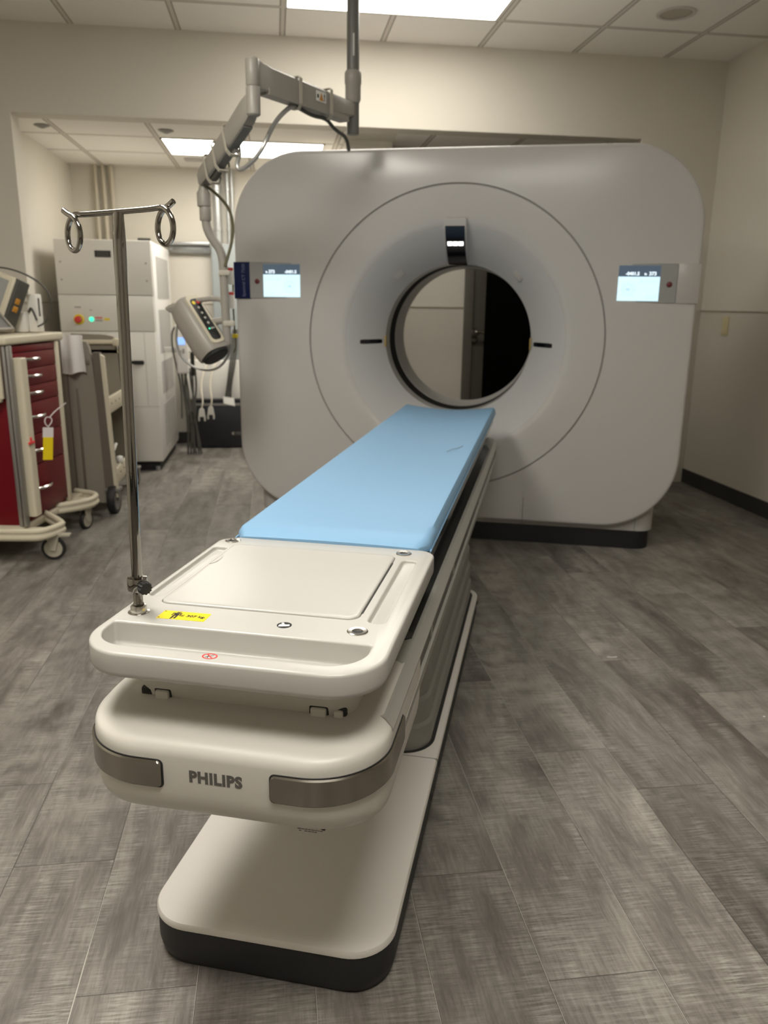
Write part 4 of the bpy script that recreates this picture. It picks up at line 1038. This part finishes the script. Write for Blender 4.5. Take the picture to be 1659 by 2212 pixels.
b = B(); box(b, .245, .30, -.006, .002, .885, .91, .003); box(b, .240, .255, -.006, .002, .84, .90, .003); obj('grip_recess', b, 'taupe2', ep)
end_panel(.77, .81, 'end_panel')
for y0 in (-.005, .765):
    b = B(); loft(b, [[Vector((x, y, z_)) for x, z_ in ((.335, .07), (.388, .07), (.360, .955), (.322, .955))] for y in (y0, y0 + .05)]); obj('corner_post', b, 'taupe2', t)
b = B(); loft(b, [[Vector((x, y, z_)) for x, z_ in ((.385, .10), (.405, .10), (.382, .93), (.360, .945))] for y in (.0, .035)]); obj('edge_trim', b, 'cream', t)
for z_, nm in ((.60, 'shelf'), (.165, 'shelf')):
    b = B(); box(b, .02, .385, .03, .78, z_, z_ + .012); box(b, .372, .392, .03, .78, z_ - .0, z_ + .095, .004); box(b, .01, .02, .03, .78, z_, z_ + .08); sh = obj(nm, b, 'cream', t)
    b = B()
    for k in range(6): box(b, .391, .394, .07 + k * .12, .082 + k * .12, z_ + .05, z_ + .06)
    obj('shelf_holes', b, 'taupe2', sh, 0)
b = B(); box(b, -.01, .0, .03, .78, .18, .95); obj('back_panel', b, 'taupe', t)
b = B()
for y in (.30, .50): box(b, .02, .028, y, y + .02, .70, .93)
obj('back_rib', b, 'taupe2', t, 0)
b = B(); box(b, .02, .36, .74, .78, .965, .99, .004); box(b, .30, .37, .70, .80, .955, 1.0, .006); box(b, .0, .36, .77, .80, .90, .93, .003); obj('far_rail', b, 'cream', t)
caster(t, .375, .02, .088, R(86), .15, .045, False, 'hub'); caster(t, .375, .80, .06, R(86), .12, .03, False, 'hub'); caster(t, .04, .02, .06, R(86), .12, .03, False, 'hub'); caster(t, .04, .80, .06, R(86), .12, .03, False, 'hub')
b = B(); box(b, -.09, .09, -.10, .10, 0, .004, mt=Matrix.Rotation(R(12), 4, 'Z')); box(b, -.07, .08, -.08, .09, .004, .008, mt=Matrix.Rotation(R(-8), 4, 'Z')); o = obj('paper_stack', b, 'paper', smooth=0); o.location = (-1.08, 5.0, .613); tag(o, 'loose white papers lying on the upper shelf of the taupe cart', 'papers')
t2 = thing('suction_hoses', 'black and white coiled hose set on the lower shelf of the taupe cart', 'hose set', (-1.08, 4.98, .178))
b = B(); tube(b, smooth_path([(.05, -.10, .05), (.06, -.05, .18), (.02, 0, .24), (-.02, .08, .16), (.04, .12, .08), (.05, .04, .03), (.02, -.06, .03)], 3), .018, 10); tube(b, smooth_path([(0, .1, .03), (.05, .16, .15), (.0, .2, .28), (-.02, .26, .1)], 3), .015, 10); obj('black_hose', b, 'rubber', t2)
b = B(); tube(b, smooth_path([(.04, -.08, .33), (.05, -.03, .30), (.06, .03, .24)], 2), .009, 8); tube(b, [(.075, -.005, .17), (.08, .06, .20)], .009, 8); obj('white_tube', b, 'paper', t2)
b = B(); lathe(b, [(0, 0), (.022, .004), (.028, .02), (.022, .04), (0, .044)], 20, frame((.075, .05, .10), (0, 1, 0), (0, 0, 1), (1, 0, 0))); obj('white_cap', b, 'paper', t2)

# ------------------------------------------------------------------ equipment cabinet
t = thing('equipment_cabinet', 'tall off-white power cabinet with red emergency stop and green lamp in the alcove', 'cabinet', (-1.185, 6.0, 0))
b = B(); box(b, -.325, .325, .02, 1.0, .07, 1.655, .004); obj('cabinet_body', b, 'cabinet', t)
b = B(); box(b, -.30, .30, .05, .97, 0, .07); obj('plinth', b, 'rubber', t)
for z0, z1, nm in ((1.282, 1.650, 'upper_panel'), (1.03, 1.278, 'control_panel'), (.078, 1.026, 'lower_panel')):
    b = B(); box(b, -.325, .327, -.002, .022, z0, z1, .003); fp = obj(nm, b, 'cabinet', t)
    if nm == 'upper_panel':
        b = B(); box(b, -.055, .055, -.004, 0, 1.535, 1.580); obj('dark_label', b, 'ink', fp, 0)
        b = B()
        for i in range(2):
            for k in range(7): box(b, -.04 + k * .012, -.032 + k * .012, -.0045, -.003, 1.545 + i * .015, 1.551 + i * .015)
        obj('label_print', b, 'letter2', fp, 0)
        b = B()
        for x in (-.29, .29):
            for zz in (1.50, 1.38): lathe(b, [(.007, 0), (.007, .003), (0, .004)], 12, frame((x, -.002, zz), (1, 0, 0), (0, 0, 1), (0, -1, 0)))
        obj('screw', b, 'vent', fp)
    if nm == 'control_panel':
        b = B(); lathe(b, [(.036, 0), (.034, .012), (.024, .014)], 28, frame((-.195, -.002, 1.11), (1, 0, 0), (0, 0, 1), (0, -1, 0)), caps=(False, False)); es = obj('stop_surround', b, 'yellow', fp)
        b = B(); lathe(b, [(.016, .01), (.016, .03), (.023, .034), (.023, .045), (.018, .050), (0, .052)], 28, frame((-.195, -.002, 1.11), (1, 0, 0), (0, 0, 1), (0, -1, 0))); obj('emergency_stop', b, 'red', fp)
        b = B(); lathe(b, [(.016, 0), (.015, .006), (0, .008)], 20, frame((-.110, -.002, 1.112), (1, 0, 0), (0, 0, 1), (0, -1, 0))); obj('green_lamp', b, 'green', fp)
        b = B(); box(b, -.085, -.035, -.0035, 0, 1.118, 1.127); obj('red_label', b, 'red', fp, 0)
        b = B(); box(b, -.085, -.035, -.0035, 0, 1.098, 1.110); box(b, -.22, -.175, -.003, 0, 1.190, 1.20); box(b, -.12, -.10, -.003, 0, 1.172, 1.178); obj('grey_label', b, 'vent', fp, 0)
        b = B(); box(b, -.025, .015, -.0035, 0, 1.105, 1.121); obj('yellow_label', b, 'yellow', fp, 0)
    if nm == 'lower_panel':
        b = B(); box(b, .12, .235, -.012, 0, .800, .822, .004); box(b, .165, .235, -.03, -.01, .797, .825, .006); obj('latch', b, 'rubber', fp)
        b = B(); box(b, -.325, .327, -.003, -.0015, .486, .4885); obj('panel_line', b, 'seam', fp, 0)
        b = B(); box(b, .245, .2475, -.003, -.0015, .49, 1.02); obj('panel_line', b, 'vent', fp, 0)
b = B(); box(b, .324, .331, .03, .98, .09, 1.64, .003); sp_a = obj('side_panel', b, 'cabinet2', t)
for z0, z1 in ((1.26, 1.56), (.86, 1.18), (.56, .80), (.15, .48)):
    b = B(); box(b, .330, .333, .20, .84, z0, z1); obj('vent_grille', b, 'vent', sp_a, 0)
for (x, y) in ((.28, .06), (.28, .92), (-.28, .06)):
    b = B(); lathe(b, [(.02, 0), (.02, .03)], 14, Matrix.Translation((x, y, 0))); obj('foot', b, 'galv', t)
b = B(); box(b, -.045, .045, -.02, .02, 0, .016, .006, mt=Matrix.Rotation(R(8), 4, 'Z')); o = obj('headset_clip', b, 'ink'); o.location = (-.905, 6.05, 1.6555); tag(o, 'small black clip lying on top of the tall off-white cabinet', 'clip')

# ------------------------------------------------------------------ back wall fittings
for k, (x, r_) in enumerate(((-1.44, .017), (-1.375, .017), (-1.31, .017))):
    b = B(); lathe(b, [(r_, 0), (r_, LOW - .4)], 16, Matrix.Translation((0, 0, 0)));
    o = obj('conduit_pipe', b, 'conduit'); o.location = (x, VB - .03, .4)
    tag(o, ['cream painted conduit on the alcove back wall, leftmost of three', 'cream painted conduit on the alcove back wall, middle of three', 'cream painted conduit on the alcove back wall, rightmost of three'][k], 'conduit', 'cream conduits above the cabinet')
for k, (x, r_, lab) in enumerate(((-.462, .034, 'thick galvanised pipe running up the alcove back wall'), (-.372, .014, 'thin galvanised conduit right beside the thick pipe'), (-.335, .011, 'thin galvanised conduit nearest the scanner, beyond the thick pipe'))):
    b = B(); lathe(b, [(r_, 0), (r_, LOW - 1.722)], 20)
    for zz in (.10, .42): lathe(b, [(r_, zz), (r_ + .005, zz + .003), (r_ + .005, zz + .025), (r_, zz + .028)], 20)
    o = obj('metal_conduit', b, 'galv'); o.location = (x, VB - .05, 1.722); tag(o, lab, 'conduit', 'metal conduits on the alcove wall')
b = B(); box(b, -.125, .16, -.045, .045, 0, 1.72, .006); o = obj('wire_duct', b, 'duct'); o.location = (-.40, VB - .05, 0); tag(o, 'tall blue-grey vertical wire duct on the alcove back wall', 'wire duct')
b = B(); box(b, -.19, .165, -.05, .04, -.012, .012, .003); box(b, -.19, .165, .02, .04, -.075, -.01, .003)
for x in (-.16, .12): lathe(b, [(.012, 0), (.012, .012)], 12, frame((x, .02, -.045), (1, 0, 0), (0, 0, 1), (0, -1, 0)))
o = obj('galvanised_channel', b, 'galv'); o.location = (-.70, VB - .06, 1.715); tag(o, 'horizontal galvanised channel bracket between the cabinet and the wire duct', 'bracket')
b = B(); box(b, -.27, .24, -.12, .06, 0, .33, .006); o = obj('white_wall_box', b, 'cabinet'); o.location = (-.50, VB - .07, .42); tag(o, 'low pale wall box below the injector against the back wall', 'wall box')
t = thing('black_equipment_case', 'black equipment case on the floor beneath the hanging plugs', 'equipment case', (-.46, 6.95, 0))
b = B(); box(b, -.25, .36, 0, .195, .01, .40, .006); box(b, -.25, .36, .02, .18, .40, .425, .003); obj('case_body', b, 'black', t)
b = B(); box(b, -.25, .36, -.004, .0, .375, .395); obj('lid_line', b, 'alu', t, 0)
b = B(); lathe(b, [(.018, 0), (.016, .008), (0, .01)], 20, frame((.08, -.001, .13), (1, 0, 0), (0, 0, 1), (0, -1, 0))); box(b, .10, .15, -.003, 0, .115, .145, .002); obj('badge', b, 'cable', t)
b = B(); lathe(b, [(.012, 0), (.010, .008), (0, .01)], 20, frame((.075, -.004, .13), (1, 0, 0), (0, 0, 1), (0, -1, 0))); obj('round_badge', b, 'nickel', t)
b = B(); box(b, -.30, -.26, .02, .2, .0, .30, .005); obj('side_block', b, 'rubber', t)
b = B(); loft(b, [[Vector((x, y, z_)) for x, z_ in ((-.05, .0), (.045, -.015), (.05, -.085), (-.045, -.06))] for y in (0, .003)]); o = obj('paper_note', b, 'paper', smooth=0); o.location = (-.41, 6.94, .455); tag(o, 'white paper note hanging on the front of the black case', 'note')
# plugs on cords
for (x, z_, lab) in ((-.585, .40, 'grey-white cable plug hanging left of its twin in front of the black case'), (-.515, .415, 'grey-white cable plug hanging right of its twin, nearer the paper note')):
    t = thing('cable_plug', lab, 'plug', (x, 6.3, z_), 0, 'hanging cable plugs')
    b = B(); rings = []
    for zz, w_ in ((.035, .010), (.025, .018), (-.005, .022), (-.03, .026)): rings.append([Vector((a * w_, c * .014, zz)) for a, c in ((-1, -1), (1, -1), (1, 1), (-1, 1))])
    loft(b, rings)
    for s in (-1, 1): box(b, *sorted((s * .016, s * .028)), -.01, .01, -.065, -.028, .002)
    obj('plug_body', b, 'frame', t)
    b = B(); box(b, -.014, .014, -.012, .012, -.055, -.028, .002); obj('socket_insert', b, 'ink', t)
    b = B(); tube(b, smooth_path([(0, 0, .03), (.015, 0, .08), (-.01, .1, .2), (.02, .2, .33), (.03, .50, .34), (.03, .80, .37)], 2), .006, 8); obj('cord', b, 'conduit', t)
# small pump with blue screen hanging at the cabinet side
t = thing('monitor_handset', 'small white device with a lit blue screen beside the tall cabinet', 'handset', (-.715, 6.35, .70))
b = B(); rings = []
slab(b, (-.045, .045, -.02, .02, .012), rprof(0, .37, .015, .015)); obj('device_case', b, 'cabinet2', t)
b = B(); box(b, -.030, .025, -.023, -.019, .22, .275, .002); obj('blue_screen', b, 'blue', t, 0)
b = B(); box(b, -.028, -.005, -.023, -.019, .14, .18, .002); box(b, .002, .02, -.023, -.019, .155, .19, .002); obj('keys', b, 'seam', t, 0)
b = B(); tube(b, smooth_path([(-.03, 0, .36), (-.07, 0, .33), (-.075, 0, .2), (-.05, 0, .05), (-.02, 0, -.1), (-.03, 0, -.35)], 3), .007, 8); obj('cord', b, 'cable', t)
b = B(); box(b, .055, .085, .02, .05, -.02, .36, .004); obj('dark_backplate', b, 'ink', t)
b = B(); box(b, -.1385, .07, .018, .034, .16, .20, .004); obj('wall_bracket', b, 'cabinet', t)
t = thing('cable_bundle', 'tangle of grey cables falling behind the cabinet corner', 'cables', (-.70, 6.6, 0))
b = B(); random.seed(5)
for k in range(6):
    x = -.06 + k * .022; tube(b, smooth_path([(x, 0, .72), (x + random.uniform(-.03, .03), .02, .55), (x + random.uniform(-.03, .05), 0, .38), (x + random.uniform(-.02, .04), .03, .2), (x + .02, .02, .012)], 3), .008, 8)
obj('bundle', b, 'cable', t)
t = thing('purple_cable_bundle', 'dark violet cables running from the wire duct down to the black case', 'cables', (-.40, 7.0, .43))
b = B()
for k in range(3): tube(b, smooth_path([(.04 + k * .015, .12, .58), (.02 + k * .02, 0, .35), (-.02 + k * .015, -.02, .12), (-.04 + k * .02, 0, .0)], 2), .008, 8)
obj('bundle', b, 'cable', t)
# tags on the drop tube
for (z_, lab, m_) in ((1.372, 'white card tag with red top edge hanging on the wire duct, upper of the two', 'red'), (1.262, 'white card tag with pink top hanging on the wire duct, lower of the two', 'red')):
    t = thing('hang_tag', lab, 'tag', (-.207, 3.93, z_), 0, 'hang tags by the drop tube')
    b = B(); loft(b, [[Vector((x, y, q)) for x, q in rrect(-.021, .019, -.050, .028, .006)] for y in (0, .002)]); obj('card', b, 'paper', t, 0)
    b = B(); box(b, -.019, .017, -.001, .0, .014, .026); obj('red_print', b, m_, t, 0)
t = thing('yellow_cable_marker', 'small yellow marker clip on the cables beside the injector', 'cable marker', (-.192, 3.95, 1.085))
b = B(); box(b, -.014, .014, -.008, .008, -.009, .009, .002); obj('marker', b, 'yellow', t)
b = B(); tube(b, smooth_path([(0, 0, -.009), (.004, 0, -.05), (-.01, 0, -.08)], 2), .004, 6); tube(b, smooth_path([(0, 0, .009), (-.005, 0, .12), (.0, 0, .28)], 2), .004, 6); obj('cable', b, 'olive', t)
# scraps on the floor
b = B(); tube(b, smooth_path([(0, 0, .0012), (.02, -.006, .0012), (.036, -.004, .0012)], 2), .0011, 6); o = obj('thread_scrap', b, 'paper'); o.location = (1.18, 2.52, 0); tag(o, 'tiny white thread lying on the plank floor', 'thread')
b = B(); box(b, -.003, .003, -.002, .002, 0, .002); o = obj('paper_scrap', b, 'paper', smooth=0); o.location = (1.50, 2.05, 0); tag(o, 'tiny white paper scrap on the floor near the right edge', 'scrap')
